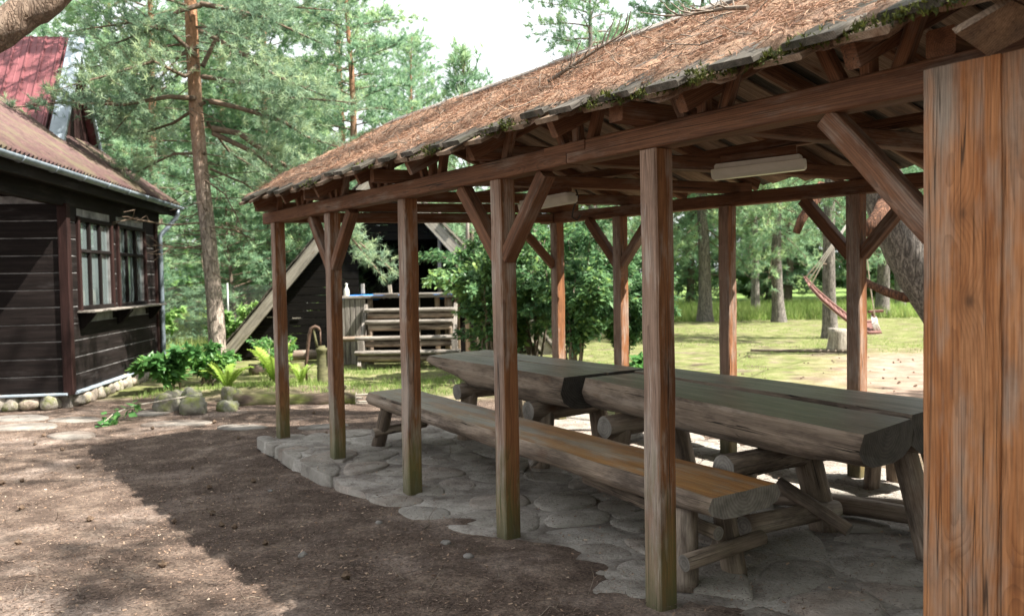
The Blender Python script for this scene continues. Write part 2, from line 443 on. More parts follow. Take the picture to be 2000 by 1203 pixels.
M['barkgrey'] = bark('grey_bark', (.07, .062, .056), (.26, .235, .21))
M['barkfar'] = bark('far_bark', (.12, .095, .075), (.26, .205, .16), (.34, .18, .10), (3, 7))
M['branchbark'] = simple('branch_bark', (.075, .055, .042), (.20, .145, .10), 14, .95, .4)
M['orangebark'] = bark('orange_bark', (.06, .032, .022), (.20, .10, .06))

# ground: dirt / moss lawn / meadow by world position (ground object sits at the origin)
def ground_mat():
    m = Mat('forest_ground'); x, y, z = m.sep()
    co = m.coord()
    big = m.noise(co, .55, 4, .6); mid = m.noise(co, 3.1, 6, .65); fine = m.noise(co, 55, 5, .75); spk = m.noise(co, 190, 2, .6)
    dirt = m.ramp(mid, [(.3, (.062, .046, .037)), (.5, (.105, .080, .065)), (.68, (.20, .158, .128))])
    sand = m.ramp(mid, [(.3, (.19, .150, .128)), (.7, (.34, .285, .245))])
    dirt = m.mix(m.maprange(m.noise(m.coord((1, 1, 1), 0, (3, 1, 0)), 1.1, 5, .6), .52, .70), dirt, sand)
    dirt = m.mix(.9, dirt, m.ramp(fine, [(.30, (.30, .27, .25)), (.5, (.95, .93, .92)), (.68, (1.7, 1.55, 1.42))]), 'MULTIPLY')
    dirt = m.mix(.6, dirt, m.ramp(m.noise(co, 17, 5, .7), [(.32, (.50, .46, .44)), (.55, (1, 1, 1)), (.72, (1.25, 1.2, 1.15))]), 'MULTIPLY')
    # back-yard moss lawn
    lawn = m.ramp(mid, [(.28, (.105, .088, .05)), (.45, (.125, .145, .05)), (.58, (.18, .18, .085)), (.75, (.27, .225, .155))])
    lawn = m.mix(.7, lawn, m.ramp(fine, [(.3, (.55, .55, .5)), (.6, (1.15, 1.15, 1.1))]), 'MULTIPLY')
    needlebed = m.ramp(mid, [(.3, (.17, .118, .09)), (.55, (.27, .20, .155)), (.75, (.35, .28, .225))])
    needlebed = m.mix(.6, needlebed, m.ramp(fine, [(.3, (.5, .5, .5)), (.6, (1.15, 1.12, 1.1))]), 'MULTIPLY')
    meadow = m.ramp(mid, [(.3, (.10, .165, .045)), (.6, (.17, .25, .075)), (.8, (.27, .30, .12))])
    # signed side of the shelter's back line
    v = m.math('ADD', m.math('MULTIPLY', x, .80), m.math('MULTIPLY', y, .60))
    vv = m.math('ADD', v, m.math('MULTIPLY', m.math('SUBTRACT', big, .5), 3.0))
    back = m.maprange(vv, 6.6, 8.2)
    yl = m.math('ADD', y, m.math('MULTIPLY', m.math('SUBTRACT', big, .5), 3.5))
    leftback = m.maprange(yl, 12.0, 13.4)
    lawnmask = m.math('MAXIMUM', m.math('MULTIPLY', back, m.maprange(x, -1.0, .8)), leftback)
    c = m.mix(m.math('MULTIPLY', lawnmask, m.maprange(m.noise(co, 1.7, 5, .65), .30, .50)), dirt, lawn)
    # pinkish bed of needles on the right, nearer part of the lawn
    nx = m.math('SUBTRACT', m.math('ADD', x, m.math('MULTIPLY', m.math('SUBTRACT', big, .5), 4.0)), m.math('MULTIPLY', y, .40))
    nb = m.math('MULTIPLY', m.maprange(nx, -1.2, .6), m.math('MULTIPLY', m.maprange(yl, 18.5, 16.0), back))
    c = m.mix(nb, c, needlebed)
    c = m.mix(m.maprange(yl, 29, 34), c, meadow)
    m.color(c).rough(.97)
    m.b.inputs['Specular IOR Level'].default_value = .1
    m.bump(m.math('ADD', fine, m.math('MULTIPLY', spk, .6)), .55, .02); return m.m
M['ground'] = ground_mat()

# ------------------------------------------------------------------ ground
UX, UY = -.553, .833          # shelter axis (towards the far end)
VX, VY = .833, .553           # across the shelter (towards its back)
def sstep(x, a, b):
    t = np.clip((np.asarray(x, float)-a)/(b-a), 0, 1); return t*t*(3-2*t)
def gz(x, y):
    x = np.asarray(x, float); y = np.asarray(y, float)
    t = (x-.69)*UX+(y-4.03)*UY; v = (x-.69)*VX+(y-4.03)*VY
    h = -.03-.10*sstep(t, 1, 5.5)*(1-.6*sstep(v, 3.2, 6.5))
    h = h+.040*(1-sstep(t, .8, 4.2))*(1-sstep(v, -.25, .45))
    h = h-.03*sstep(v, 3.2, 4)*(1-sstep(t, 1, 5.5))
    h = h+.016*fbm(x*.9, y*.9, 3)*(1-sstep(np.hypot(x, y), 40, 60))+.009*fbm(x*3.3, y*3.3, 5, 3)*(1-sstep(np.hypot(x, y), 20, 30))
    bed = np.exp(-(((x+3.6)/1.6)**2+((y-12.9)/.95)**2)*1.2)      # raised flower bed behind the mossy log
    h = h+.12*bed+.25*sstep(y, 34, 60)
    return h
def G(x, y, dz=0): return Vector((x, y, float(gz(x, y))+dz))

def spaced(a, b, lo, hi, d, grow=1.22):
    c = list(np.arange(lo, hi+1e-6, d))
    s = d; q = c[-1]
    while q < b: s *= grow; q += s; c.append(q)
    s = d; q = c[0]
    while q > a: s *= grow; q -= s; c.insert(0, q)
    return np.array(c)
gx = spaced(-260, 260, -7, 5, .07); gy = spaced(-40, 420, 1.8, 12, .07)
XX, YY = np.meshgrid(gx, gy); ZZ = gz(XX, YY)
nx_, ny_ = len(gx), len(gy)
idx = np.arange(nx_*ny_).reshape(ny_, nx_)
Fq = np.stack([idx[:-1, :-1], idx[:-1, 1:], idx[1:, 1:], idx[1:, :-1]], -1).reshape(-1, 4)
ground = add('ground', mesh_from('ground', np.stack([XX, YY, ZZ], -1).reshape(-1, 3), Fq, M['ground'], smooth=True))
props(ground, kind='structure')

# ------------------------------------------------------------------ stone floor of the shelter
poly = [(-2.66, 8.66), (-1.78, 7.22), (-.98, 6.0), (-.27, 4.92), (.42, 3.86), (1.2, 2.70), (2.2, 1.2), (5.2, 3.4), (3.6, 5.9), (2.2, 7.8), (.82, 9.72), (-.9, 9.35)]
def clip(pg, px, py, nx, ny):
    out = []
    for i in range(len(pg)):
        a = pg[i]; b = pg[(i+1) % len(pg)]
        da = (a[0]-px)*nx+(a[1]-py)*ny; db = (b[0]-px)*nx+(b[1]-py)*ny
        if da <= 0: out.append(a)
        if da*db < 0:
            t = da/(da-db); out.append((a[0]+(b[0]-a[0])*t, a[1]+(b[1]-a[1])*t))
    return out
def inside(pg, x, y):
    c = False
    for i in range(len(pg)):
        a = pg[i]; b = pg[i-1]
        if (a[1] > y) != (b[1] > y) and x < (b[0]-a[0])*(y-a[1])/(b[1]-a[1])+a[0]: c = not c
    return c
def chaikin(pg, n=2):
    for _ in range(n):
        q = []
        for i in range(len(pg)):
            a = pg[i]; b = pg[(i+1) % len(pg)]
            q += [(a[0]*.75+b[0]*.25, a[1]*.75+b[1]*.25), (a[0]*.25+b[0]*.75, a[1]*.25+b[1]*.75)]
        pg = q
    return pg
# bedding of grey sand: slab with an uneven rim
rim = []
for i in range(len(poly)):
    a = poly[i]; b = poly[(i+1) % len(poly)]
    n = max(2, int(math.hypot(b[0]-a[0], b[1]-a[1])/.15))
    for k in range(n):
        x = a[0]+(b[0]-a[0])*k/n; y = a[1]+(b[1]-a[1])*k/n
        j = .05*float(fbm(x*3, y*3, 8)); rim.append((x+j, y+j*.6))
cx, cy = 1.0, 5.6
rim = [(x+(cx-x)*.07/max(.1, math.hypot(cx-x, cy-y)), y+(cy-y)*.07/max(.1, math.hypot(cx-x, cy-y))) for x, y in rim]
V = []; F = []
fr = [1, .985, .8, .6, .4, .2]
for k, f_ in enumerate(fr):
    for (x, y) in rim:
        X = cx+(x-cx)*f_; Y = cy+(y-cy)*f_
        V.append((X, Y, -.19 if k == 0 else -.008+.008*float(fbm(X*4, Y*4, 4))))
N = len(rim)
for k in range(len(fr)-1):
    for i in range(N): F.append((k*N+i, k*N+(i+1) % N, (k+1)*N+(i+1) % N, (k+1)*N+i))
F.append(tuple((len(fr)-1)*N+i for i in range(N)))
floor = add('stone_floor', mesh_from('stone_floor', V, F, M['mortar'], smooth=True)); props(floor, kind='structure')
rs = random.Random(5)
pts = []
tries = 0
while len(pts) < 190 and tries < 20000:
    tries += 1
    x = rs.uniform(-2.8, 4.4); y = rs.uniform(2.4, 9.9)
    md = .15+.30*(vn(x*1.7, y*1.7, 2)*.5+.5)**1.5
    if inside(poly, x, y) and all((x-p[0])**2+(y-p[1])**2 > md*md for p in pts): pts.append((x, y))
for i, (x, y) in enumerate(pts):
    cell = list(poly)
    for j, (a, b) in enumerate(pts):
        if j != i and (a-x)**2+(b-y)**2 < 1.7:
            cell = clip(cell, (x+a)/2, (y+b)/2, a-x, b-y)
            if len(cell) < 3: break
    if len(cell) < 3 or rs.random() < .10: continue
    cell = [(x+(a-x)*min(1, .55/max(.01, math.hypot(a-x, b-y))), y+(b-y)*min(1, .55/max(.01, math.hypot(a-x, b-y)))) for a, b in cell]
    cc = chaikin(cell, 2)
    n = len(cc); V = []; F = []
    g = rs.uniform(.93, .98); h0 = rs.uniform(-.012, .014); tx = rs.uniform(-.025, .025); ty = rs.uniform(-.025, .025)
    tt_ = (x-.69)*UX+(y-4.03)*UY; vv_ = (x-.69)*VX+(y-4.03)*VY
    if vv_ < .35 and tt_ < 3.2: h0 -= .013*(1-max(0, vv_)/.35)
    for f_, dz in ((g, -.10), (g*.97, -.004), (g*.86, .003), (g*.5, .007)):
        for (a, b) in cc:
            X = (a-x)*f_*(1+.05*vn(a*9, b*9, 3)); Y = (b-y)*f_*(1+.05*vn(a*9, b*9, 4))
            V.append((X, Y, h0*(1 if dz > -.05 else 0)+dz+X*tx+Y*ty+.006*float(vn((X+x)*8, (Y+y)*8, 6))))
    V.append((0, 0, h0+.007))
    for k in range(3):
        for q in range(n): F.append((k*n+q, k*n+(q+1) % n, (k+1)*n+(q+1) % n, (k+1)*n+q))
    for q in range(n): F.append((3*n+q, 3*n+(q+1) % n, 4*n))
    add('flagstone', mesh_from('flagstone', V, F, M['flag'], smooth=True), floor, Matrix.Translation((x, y, 0)))

# ------------------------------------------------------------------ picnic shelter
FP = [(-2.34, 8.60), (-1.56, 7.49), (-.76, 6.28), (-.045, 5.17), (.69, 4.03), (1.47, 2.86), (2.25, 1.68)]
BP = [(.51, 9.43), (1.09, 8.54), (1.89, 7.48), (2.65, 6.55), (3.36, 5.60), (4.05, 4.60), (4.8, 3.6)]
sh = empty('picnic_shelter', (.9, 6.6, 0), 'open timber picnic shelter on squared posts under a needle covered board roof', 'shelter')
PW = .112
U3 = Vector((UX, UY, 0)); V3 = Vector((VX, VY, 0)); Z3 = Vector((0, 0, 1))
BZ0, BZ1 = 2.166, 2.276
def fpt(t, v=0, z=0): return Vector((.69, 4.03, z))+U3*t+V3*v
backdir = (Vector((2.65, 6.55, 0))-Vector((.51, 9.43, 0))).normalized()
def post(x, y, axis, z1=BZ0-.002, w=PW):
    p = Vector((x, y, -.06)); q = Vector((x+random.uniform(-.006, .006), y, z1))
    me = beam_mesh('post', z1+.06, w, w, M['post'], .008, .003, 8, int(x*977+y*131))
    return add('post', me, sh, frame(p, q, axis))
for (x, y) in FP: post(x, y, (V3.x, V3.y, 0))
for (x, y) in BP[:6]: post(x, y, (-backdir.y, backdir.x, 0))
# wall plates along the front (scarf jointed) and the back, beam across the far end
f_far = Vector((*FP[0], 0))+U3*.27; f_near = Vector((*FP[0], 0))-U3*10.6
zc = (BZ0+BZ1)/2
scarf = fpt(.62)
f0 = fpt(5.76)
beam('wall_plate', f0+Z3*zc, scarf+Z3*zc-U3*.0, .118, BZ1-BZ0, M['beam'], sh, seg=8)
beam('wall_plate', scarf+Z3*(zc+.002)-U3*.003, fpt(-5.2)+Z3*(zc+.002), .118, BZ1-BZ0, M['beam'], sh, seg=8)
# half of the scarf: a lapped tongue on the outer face
beam('scarf_tongue', fpt(.62-.16, -.0612, zc+.028), fpt(.62+.19, -.0612, zc+.028), .004, .052, M['beam'], sh, cham=.001, jit=0, seg=1)
b0 = Vector((*BP[0], zc))-backdir*.22; b1 = Vector((*BP[0], zc))+backdir*8.2
beam('wall_plate', b0, b1, .115, BZ1-BZ0, M['beam'], sh, seg=8)
ed = (Vector((*BP[0], 0))-Vector((*FP[0], 0))).normalized()
beam('end_beam', Vector((*FP[0], zc-.004))+ed*.062, Vector((*BP[0], zc-.004))-ed*.062, .10, .10, M['beam'], sh, seg=6)
# tie beams on the plates, ends projecting over the front
for i in range(7):
    a = Vector((*FP[i], BZ1+.049)); b = Vector((*BP[i], BZ1+.049)); d = (b-a).normalized()
    beam('tie_beam', a-d*((.235+.02*((i*37) % 3-1)) if i < 5 else .06), b+d*.24, .10, .092, M['beam'], sh, seg=6)
cl = [Vector(q) for q in ((1.30, 2.50, 2.262), (1.43, 2.44, 2.335), (1.60, 2.52, 2.30), (1.44, 2.58, 2.215))]
cn = (cl[1]-cl[0]).cross(cl[3]-cl[0]).normalized()*.025
add('eave_cleat', mesh_from('eave_cleat', [q-cl[0] for q in cl]+[q-cl[0]+cn for q in cl], [(0, 1, 2, 3), (7, 6, 5, 4), (0, 4, 5, 1), (1, 5, 6, 2), (2, 6, 7, 3), (3, 7, 4, 0)], M['soffit']), sh, Matrix.Translation(cl[0]))
# a lower rail of purlin poles between the ties (inside)
for k, v in enumerate((.95, 1.85)):
    beam('ceiling_purlin', fpt(5.2, v, BZ1+.16), fpt(-4.6, v, BZ1+.16), .06, .07, M['beam'], sh, seg=4)
# knee braces
def brace(P, d, drop=.47, reach=.44, w=.085, h=.085):
    P = Vector((*P, 0)); d = d.normalized()
    a = P+d*(PW/2-.012)+Z3*(BZ0-drop); b = P+d*(reach+.02)+Z3*(BZ0-.006)
    ax = d.cross(Z3)
    beam('knee_brace', a, b, h, w, M['post' if False else 'beam'], sh, up=ax, seg=3)
for i, sides in ((1, (1, -1)), (3, (1, -1)), (5, (1,))):
    for s in sides: brace(FP[i], U3*s)
for i, sides in ((1, (1, -1)), (3, (1, -1))):
    for s in sides: brace(BP[i], backdir*s)
brace(BP[0], -ed)
# roof: eave, ridge and back eave lines
L_R = 11.2
EF0, EF1 = Vector((-2.70, 8.56, 2.345)), Vector((-2.70+.553*L_R, 8.56-.833*L_R, 2.318))
RG0, RG1 = Vector((-1.17, 9.28, 3.235)), Vector((-1.17+.566*L_R, 9.28-.824*L_R, 3.235))
EB0, EB1 = Vector((.66, 9.86, 2.375)), Vector((.66+.597*L_R, 9.86-.803*L_R, 2.375))
def sag(s): return -.035*math.sin(s*2.1)**2*.6-.02*math.sin(s*5.3+1)
def roofpt(side, s, q, lift=0):
    """s along 0..1, q 0 at eave .. 1 at ridge"""
    E0, E1 = (EF0, EF1) if side == 0 else (EB0, EB1)
    e = E0.lerp(E1, s); r_ = RG0.lerp(RG1, s)
    p = e.lerp(r_, q); p.z += .012*math.sin(s*31)*(1-q)
    nrm = (E1-E0).cross(RG0-E0).normalized()
    if nrm.z < 0: nrm = -nrm
    return p+nrm*lift
nb = 33
for side in (0, 1):
    for layer in (0, 1):
        for k in range(nb if layer == 0 else nb-1):
            s = (k+.5+(.5 if layer else 0))/nb
            ext = random.uniform(-.035, .05)+(.015 if layer else 0)
            w = random.uniform(.205, .245) if layer else random.uniform(.215, .25)
            lift = .004+(.036 if layer else 0)+random.uniform(0, .006)
            a = roofpt(side, s, 0, lift); b = roofpt(side, s, 1, lift); d = (b-a).normalized()
            nrm = (roofpt(side, s, .5, 1)-roofpt(side, s, .5, 0))
            o = beam('roof_board', a-d*ext, b-d*.015, w, .028 if layer else .024, M['roof_board'] if layer else M['soffit'], sh, up=nrm, cham=.006, jit=.006, seg=4)
ridge_n = V3
for side in (0, 1):
    for k in range(4):
        s0, s1 = k/4+.001, (k+1)/4-.001
        if k == 0: s0 = .0
        a = roofpt(side, s0, .955, .078+.006*(k % 2)); b = roofpt(side, s1, .955, .078+.006*(k % 2))
        nrm = roofpt(side, .5, .5, 1)-roofpt(side, .5, .5, 0)
        beam('ridge_board', a, b, .19, .025, M['greywood'], sh, up=nrm, seg=3)
# rafters below the boards, short fan struts on the front plate, eave pole
TS = [5.5, 4.66, 3.84, 3.0, 2.17, 1.38, .574, -.32, -1.118, -1.95, -2.8, -3.7]
for t in TS:
    s = (5.72-t)/L_R
    for side in (0, 1):
        a = roofpt(side, s, .03, -.058); b = roofpt(side, s, .985, -.058)
        nrm = roofpt(side, .5, .5, 1)-roofpt(side, .5, .5, 0)
        beam('rafter', a, b, .06, .10, M['beam'], sh, up=nrm, seg=3)
    for dt0, dt1 in ((-.115, -.20), (0, 0), (.115, .21)):
        beam('strut', fpt(t+dt0, -.01, BZ1-.004), fpt(t+dt1, -.02, BZ1+.19), .052, .052, M['beam'], sh, up=V3, seg=2)
beam('ridge_sun_stop', RG0-Z3*.03, RG1-Z3*.03, .16, .10, M['beam'], sh, seg=6)  # unseen beam added to stop sun leaking through the ridge gap
# boarded wall at the near bay: waney edged planks in front of the posts
tpos = -1.372; prng = random.Random(3)
for k in range(9):
    w = [.235, .205, .23, .21, .22, .2, .23, .21, .22][k]
    L = 2.285; seg = 44; V = []; F = []
    for i in range(seg+1):
        z = L*i/seg
        def wav(e): 
            sgn = e*7.7
            return .010*mnoise.noise(Vector((sgn, z*1.7, 0)))+.016*mnoise.noise(Vector((sgn+3, z*.8, 1)))+.003*mnoise.noise(Vector((sgn, z*9, 2)))
        xl = -w/2+(wav(k) if k else wav(0)*.25); xr = w/2+.012+wav(k+1)
        nxs = 6
        for q in range(nxs+1):
            x = xl+(xr-xl)*q/nxs
            cup = .004*math.cos((q/nxs-.5)*math.pi)+.0015*mnoise.noise(Vector((x*20, z*3, k)))
            V.append((x, .014+cup if 0 < q < nxs else .011, z))
        V.append((xr, -.014, z)); V.append((xl, -.014, z))
    n = nxs+3
    for i in range(seg):
        for q in range(n):
            a = i*n+q; b = i*n+(q+1) % n
            F.append((a, a+n, b+n, b))
    F.append(tuple(range(n))); F.append(tuple(seg*n+q for q in reversed(range(n))))
    t = tpos-w/2
    me = mesh_from('wall_plank', V, F, M['plank'])
    Mx = Matrix.Identity(4)
    c = fpt(t, -.078-(.010 if k % 2 == 0 else 0), -.05)
    xa, ya = -U3, -V3
    for i in range(3):
        Mx[i][0] = xa[i]; Mx[i][1] = ya[i]; Mx[i][2] = Z3[i]; Mx[i][3] = c[i]
    add('wall_plank', me, sh, Mx)
    tpos -= w

# ------------------------------------------------------------------ split-log tables and bench
def slab(name, FF, FB, NF, NB, z, thick, mats, parent, seg=40, seed=1, wob=.018, under=(0, 0), side_r=.035, ztilt=0):
    """half log with a sawn flat top; corners given in plan; local z runs far -> near"""
    FF, FB, NF, NB = [Vector((*p, z)) for p in (FF, FB, NF, NB)]
    NF.z += ztilt; NB.z += ztilt
    o = (FF+FB)/2; e = (NF+NB)/2
    Mx = frame(o, e); inv = Mx.inverted(); L = (e-o).length
    lf = [inv @ p for p in (FF, FB, NF, NB)]
    nt = 7
    V = []; F = []; mi = []; sm = []
    for i in range(seg+1):
        f = i/seg
        a = lf[0].lerp(lf[2], f); b = lf[1].lerp(lf[3], f)
        zl = a.z; zr = b.z
        wf = wob*(mnoise.noise(Vector((seed*5.1, f*L*1.1, 0)))+.4*mnoise.noise(Vector((seed*5.1, f*L*4, 3))))
        wb_ = wob*(mnoise.noise(Vector((seed*5.1+8, f*L*1.1, 0)))+.4*mnoise.noise(Vector((seed*5.1+8, f*L*4, 3))))
        xa, xb = sorted((a.x, b.x))
        if a.x > b.x: zl, zr = zr, zl
        xa -= wf; xb += wb_
        th = thick(f) if callable(thick) else thick
        th *= 1+.06*mnoise.noise(Vector((seed*2.2, f*L*2, 5)))
        prof = []
        for q in range(nt):
            u_ = q/(nt-1); x = xa+(xb-xa)*u_
            prof.append((x, .004*mnoise.noise(Vector((x*6, f*L*2, seed))), zl+(zr-zl)*u_))
        w = xb-xa
        for (x, y) in ((xb+side_r*.5, -.22*th), (xb+side_r, -.45*th), (xb+side_r*.2, -.72*th), (xb-.16*w, -.93*th), (xb-.38*w, -1.0*th),
                       (xa+.38*w, -1.0*th), (xa+.16*w, -.93*th), (xa-side_r*.2, -.72*th), (xa-side_r, -.45*th), (xa-side_r*.5, -.22*th)):
            u_ = (x-xa)/w
            j = 1+.10*mnoise.noise(Vector((x*5+seed, y*7, f*L*2.3)))
            prof.append((x if abs(y) < .8*th else x, y*j, zl+(zr-zl)*min(1, max(0, u_))))
        for p in prof: V.append(p)
    n = len(prof)
    for i in range(seg):
        for k in range(n):
            a = i*n+k; b = i*n+(k+1) % n
            F.append((a, a+n, b+n, b)); mi.append(0 if k < nt-1 else 1); sm.append(k >= nt-1 and k != n-1)
    F.append(tuple(range(n))); F.append(tuple(seg*n+k for k in reversed(range(n)))); mi += [2, 2]; sm += [False, False]
    return add(name, mesh_from(name, V, F, mats, mi, sm), parent, Mx)

LG = (M['logside'], M['logend'])
tb = empty('log_table', (1.4, 5.6, 0), 'heavy split log table nearest the boarded wall with a long crack along its top', 'table')
TM = (M['tabletop'], M['logside'], M['darkend'])
slab('tabletop_log', (.56, 6.64), (.98, 6.93), (1.70, 4.13), (2.12, 4.54), .785, lambda f: .24-.05*max(0, (f-.85)/.15), TM, tb, seed=2)
slab('tabletop_log', (.995, 6.945), (1.30, 7.15), (2.165, 4.60), (2.62, 4.98), .80, lambda f: .24, TM, tb, seed=4)
def trestle(parent, c, across, along, halfw, zb, rb, splay, rl, name='bolster', bar=True, rbar=.06):
    """cross log under the top with splayed legs and a foot bar"""
    c = Vector((*c, 0)); across = across.normalized(); along = along.normalized()
    log(name, c-across*halfw+Z3*zb, c+across*halfw+Z3*zb, rb, rb*.92, LG, parent)
    for s in (-1, 1):
        top = c+across*(s*halfw*.62)+Z3*(zb-.02)
        bot = c+across*(s*(halfw*.62+splay))+along*(.05*s)+Z3*.0
        log('leg', bot-Z3*.03, top, rl*1.05, rl, LG, parent)
    if bar:
        log('foot_bar', c-across*(halfw*.85)+along*.10+Z3*.16, c+across*(halfw*.95)+along*.10+Z3*.13, rbar, rbar*.9, LG, parent)
t_al = Vector((1.14, -2.45, 0)); t_ac = Vector((VX, VY, 0))
trestle(tb, (1.56, 5.05), t_ac, t_al, .46, .475, .082, .12, .085)
trestle(tb, (1.02, 6.42), t_ac, t_al, .44, .475, .080, .10, .08, bar=False)
log('brace_log', (1.60, 5.15, .30), (1.92, 4.86, .09), .045, .04, LG, tb)
log('leg', (2.28, 4.62, -.02), (2.22, 4.86, .60), .075, .07, LG, tb)
log('leg', (2.62, 4.95, -.02), (2.46, 5.04, .60), .075, .07, LG, tb)
log('foot_bar', (1.95, 5.55, .09), (2.45, 5.10, .09), .06, .055, LG, tb)
tb2 = empty('log_table', (.1, 7.9, 0), 'heavy split log table at the shelter far end with a tapered bow like end', 'table')
slab('tabletop_log', (-.87, 8.76), (-.60, 9.07), (.40, 6.66), (.76, 6.93), .79, lambda f: .10+.17*min(1, f/.35), TM, tb2, seed=6)
slab('tabletop_log', (-.585, 9.085), (-.30, 9.35), (.775, 6.94), (1.12, 7.20), .79, lambda f: .12+.14*min(1, f/.3), TM, tb2, seed=9)
trestle(tb2, (-.22, 8.52), t_ac, U3, .40, .475, .08, .10, .08, bar=False)
trestle(tb2, (.50, 7.28), t_ac, U3, .46, .47, .085, .10, .08, bar=False)
bn = empty('log_bench', (0, 6.2, 0), 'long split log bench with worn orange seat between the posts and tables', 'bench')
slab('seat', (-1.39, 8.14), (-1.05, 8.42), (.95, 4.06), (1.33, 4.33), .505, lambda f: .155-.03*max(0, (f-.93)/.07), (M['benchtop'], M['logside'], M['logend']), bn, seg=56, seed=12, wob=.022, side_r=.03)
b_al = (Vector((1.14, 4.2, 0))-Vector((-1.22, 8.28, 0))).normalized(); b_ac = Vector((-b_al.y, b_al.x, 0))
def bench_legs(c, tilt):
    c = Vector((*c, 0))
    for s in (-1, 1):
        log('leg', c+b_ac*(.17*s)+b_al*tilt*1.6+Z3*-.02, c+b_ac*(.12*s)+Z3*.40, .066, .060, LG, bn)
    log('foot_bar', c-b_ac*.24+b_al*(tilt*1.5+.07)+Z3*.15, c+b_ac*.30+b_al*(tilt*1.5+.07)+Z3*.19, .043, .04, LG, bn)
bench_legs((.98, 4.40), .03)
bench_legs((-1.08, 8.0), -.09)
log('rail', Vector((1.03, 4.30, .26)), Vector((.45, 5.35, .30)), .036, .032, LG, bn)
beam('wedge', (.12, 5.84, .30), (.16, 5.76, .365), .05, .05, M['greywood'], bn)
# second bench behind the tables, only its lower parts show
bn2 = empty('log_bench', (2.1, 6.9, 0), 'dark split log bench on the lawn side of the tables', 'bench')
slab('seat', (1.12, 8.35), (1.45, 8.58), (2.72, 5.85), (3.05, 6.05), .46, .14, TM, bn2, seed=15)
for c in ((1.42, 8.1), (2.72, 6.25)):
    c = Vector((*c, 0))
    for s in (-1, 1): log('leg', c+V3*(.15*s)-Z3*.02, c+V3*(.10*s)+Z3*.36, .06, .055, LG, bn2)
log('fallen_pole', (1.75, 5.75, .055), (2.75, 5.35, .055), .05, .045, LG)
props(bpy.data.objects['fallen_pole'], 'thin peeled pole lying on the stone floor beneath the table', 'pole')

# strip lights and hook under the ties
def strip_light(a, b, label):
    a = Vector(a); b = Vector(b); d = (b-a).normalized()
    e = empty('strip_light', (a+b)/2, label, 'light')
    prof = []
    L = (b-a).length
    def body(name, prof, mat, z0, z1):
        V = []; F = []; n = len(prof)
        st = [(z0, .80), (z0+.012, 1), (z1-.012, 1), (z1, .80)]
        for z, s in st:
            for x, y in prof: V.append((x*s, y*s, z))
        for i in range(3):
            for k in range(n): F.append((i*n+k, i*n+(k+1) % n, (i+1)*n+(k+1) % n, (i+1)*n+k))
        F.append(tuple(range(n))[::-1]); F.append(tuple(3*n+k for k in range(n)))
        return add(name, mesh_from(name, V, F, mat), e, frame(a, b))
    body('housing', [(.05, .012), (.05, .038), (-.05, .038), (-.05, .012)], M['whiteplastic'], .02, L-.02)
    body('cover', [(.055, .01), (-.055, .01), (-.05, -.03), (-.03, -.048), (.03, -.048), (.05, -.03)], M['diffuser'], 0, L)
    beam('mount_batten', a+d*.05+Z3*.068, b-d*.05+Z3*.068, .05, .05, M['beam'], e, seg=1)
    return e
strip_light((1.18, 5.00, 2.170), (1.66, 4.80, 2.200), 'white strip light under the ties nearest the boarded wall')
strip_light((.10, 7.28, 2.180), (.50, 6.75, 2.205), 'white strip light half hidden behind the braced front post')
hk = [Vector((.52, 6.95, 2.33)), Vector((.55, 6.92, 2.22)), Vector((.51, 6.94, 2.12)), Vector((.50, 6.95, 2.06)), Vector((.54, 6.93, 2.03)), Vector((.565, 6.92, 2.07))]
props(tube('cable_hook', hk, [.007]*6, M['cable'], n=6), 'dark hooked cable hanging from a tie beam beside the far strip light', 'cable')

# ------------------------------------------------------------------ house on the left
HA = Vector((-6.17, 11.81, 0)); HD = (Vector((-6.69, 16.12, 0))-HA).normalized(); HN = Vector((HD.y, -HD.x, 0))   # HN out of the wall (+x)
HL = 4.18
hz = -.14
def hp(s, out, z): return HA+HD*s+HN*out+Z3*z
house = empty('log_house', (-7, 13, hz), 'dark plank house with two windows, red corrugated roof and a steep dormer', 'house')
z0, z1 = .085, 2.70
# cores (pale chinking shows through the joints)
def box_me(name, pts8, mat):
    F = [(0, 1, 2, 3), (7, 6, 5, 4), (0, 4, 5, 1), (1, 5, 6, 2), (2, 6, 7, 3), (3, 7, 4, 0)]
    return mesh_from(name, pts8, F, mat)
def boxw(name, o, dx, dy, dz, mat, parent):
    o, dx, dy, dz = Vector(o), Vector(dx), Vector(dy), Vector(dz)
    p = [Vector((0, 0, 0)), dx, dx+dy, dy]; p = p+[q+dz for q in p]
    if dx.cross(dy).dot(dz) > 0:
        pass
    F = [(3, 2, 1, 0), (4, 5, 6, 7), (0, 1, 5, 4), (1, 2, 6, 5), (2, 3, 7, 6), (3, 0, 4, 7)]
    return add(name, mesh_from(name, p, F, mat), parent, Matrix.Translation(o))
wins = ((.45, 1.74), (2.11, 3.45)); wz0, wz1 = 1.25, 2.52
core_rows = [(0, .45, z0, z1), (1.74, 2.11, z0, z1), (3.45, HL, z0, z1)]
for (a, b) in wins:
    core_rows += [(a, b, z0, wz0), (a, b, wz1, z1)]
for a, b, c, d in core_rows:
    boxw('wall_core', hp(a, -.12, c), HD*(b-a), HN*.140, Z3*(d-c), M['chink'], house)
rowh = .238
k = 0
def plankrow(fn, a, b, z, h, out, up):
    beam('wall_plank', fn(a, out, z+h/2), fn(b, out, z+h/2),   .034, h-.012, M['darkwood'], house, up=Z3, cham=.008, jit=.002, seg=3)
z = z0
while z < z1-.05:
    h = min(rowh, z1-z)
    spans = [(0.07, HL-.06)]
    if z+h > wz0+.02 and z < wz1-.02:
        spans = [(.07, .40), (1.79, 2.06), (3.50, HL-.06)]
    for a, b in spans: plankrow(hp, a, b, z, h, .012, Z3)
    z += rowh
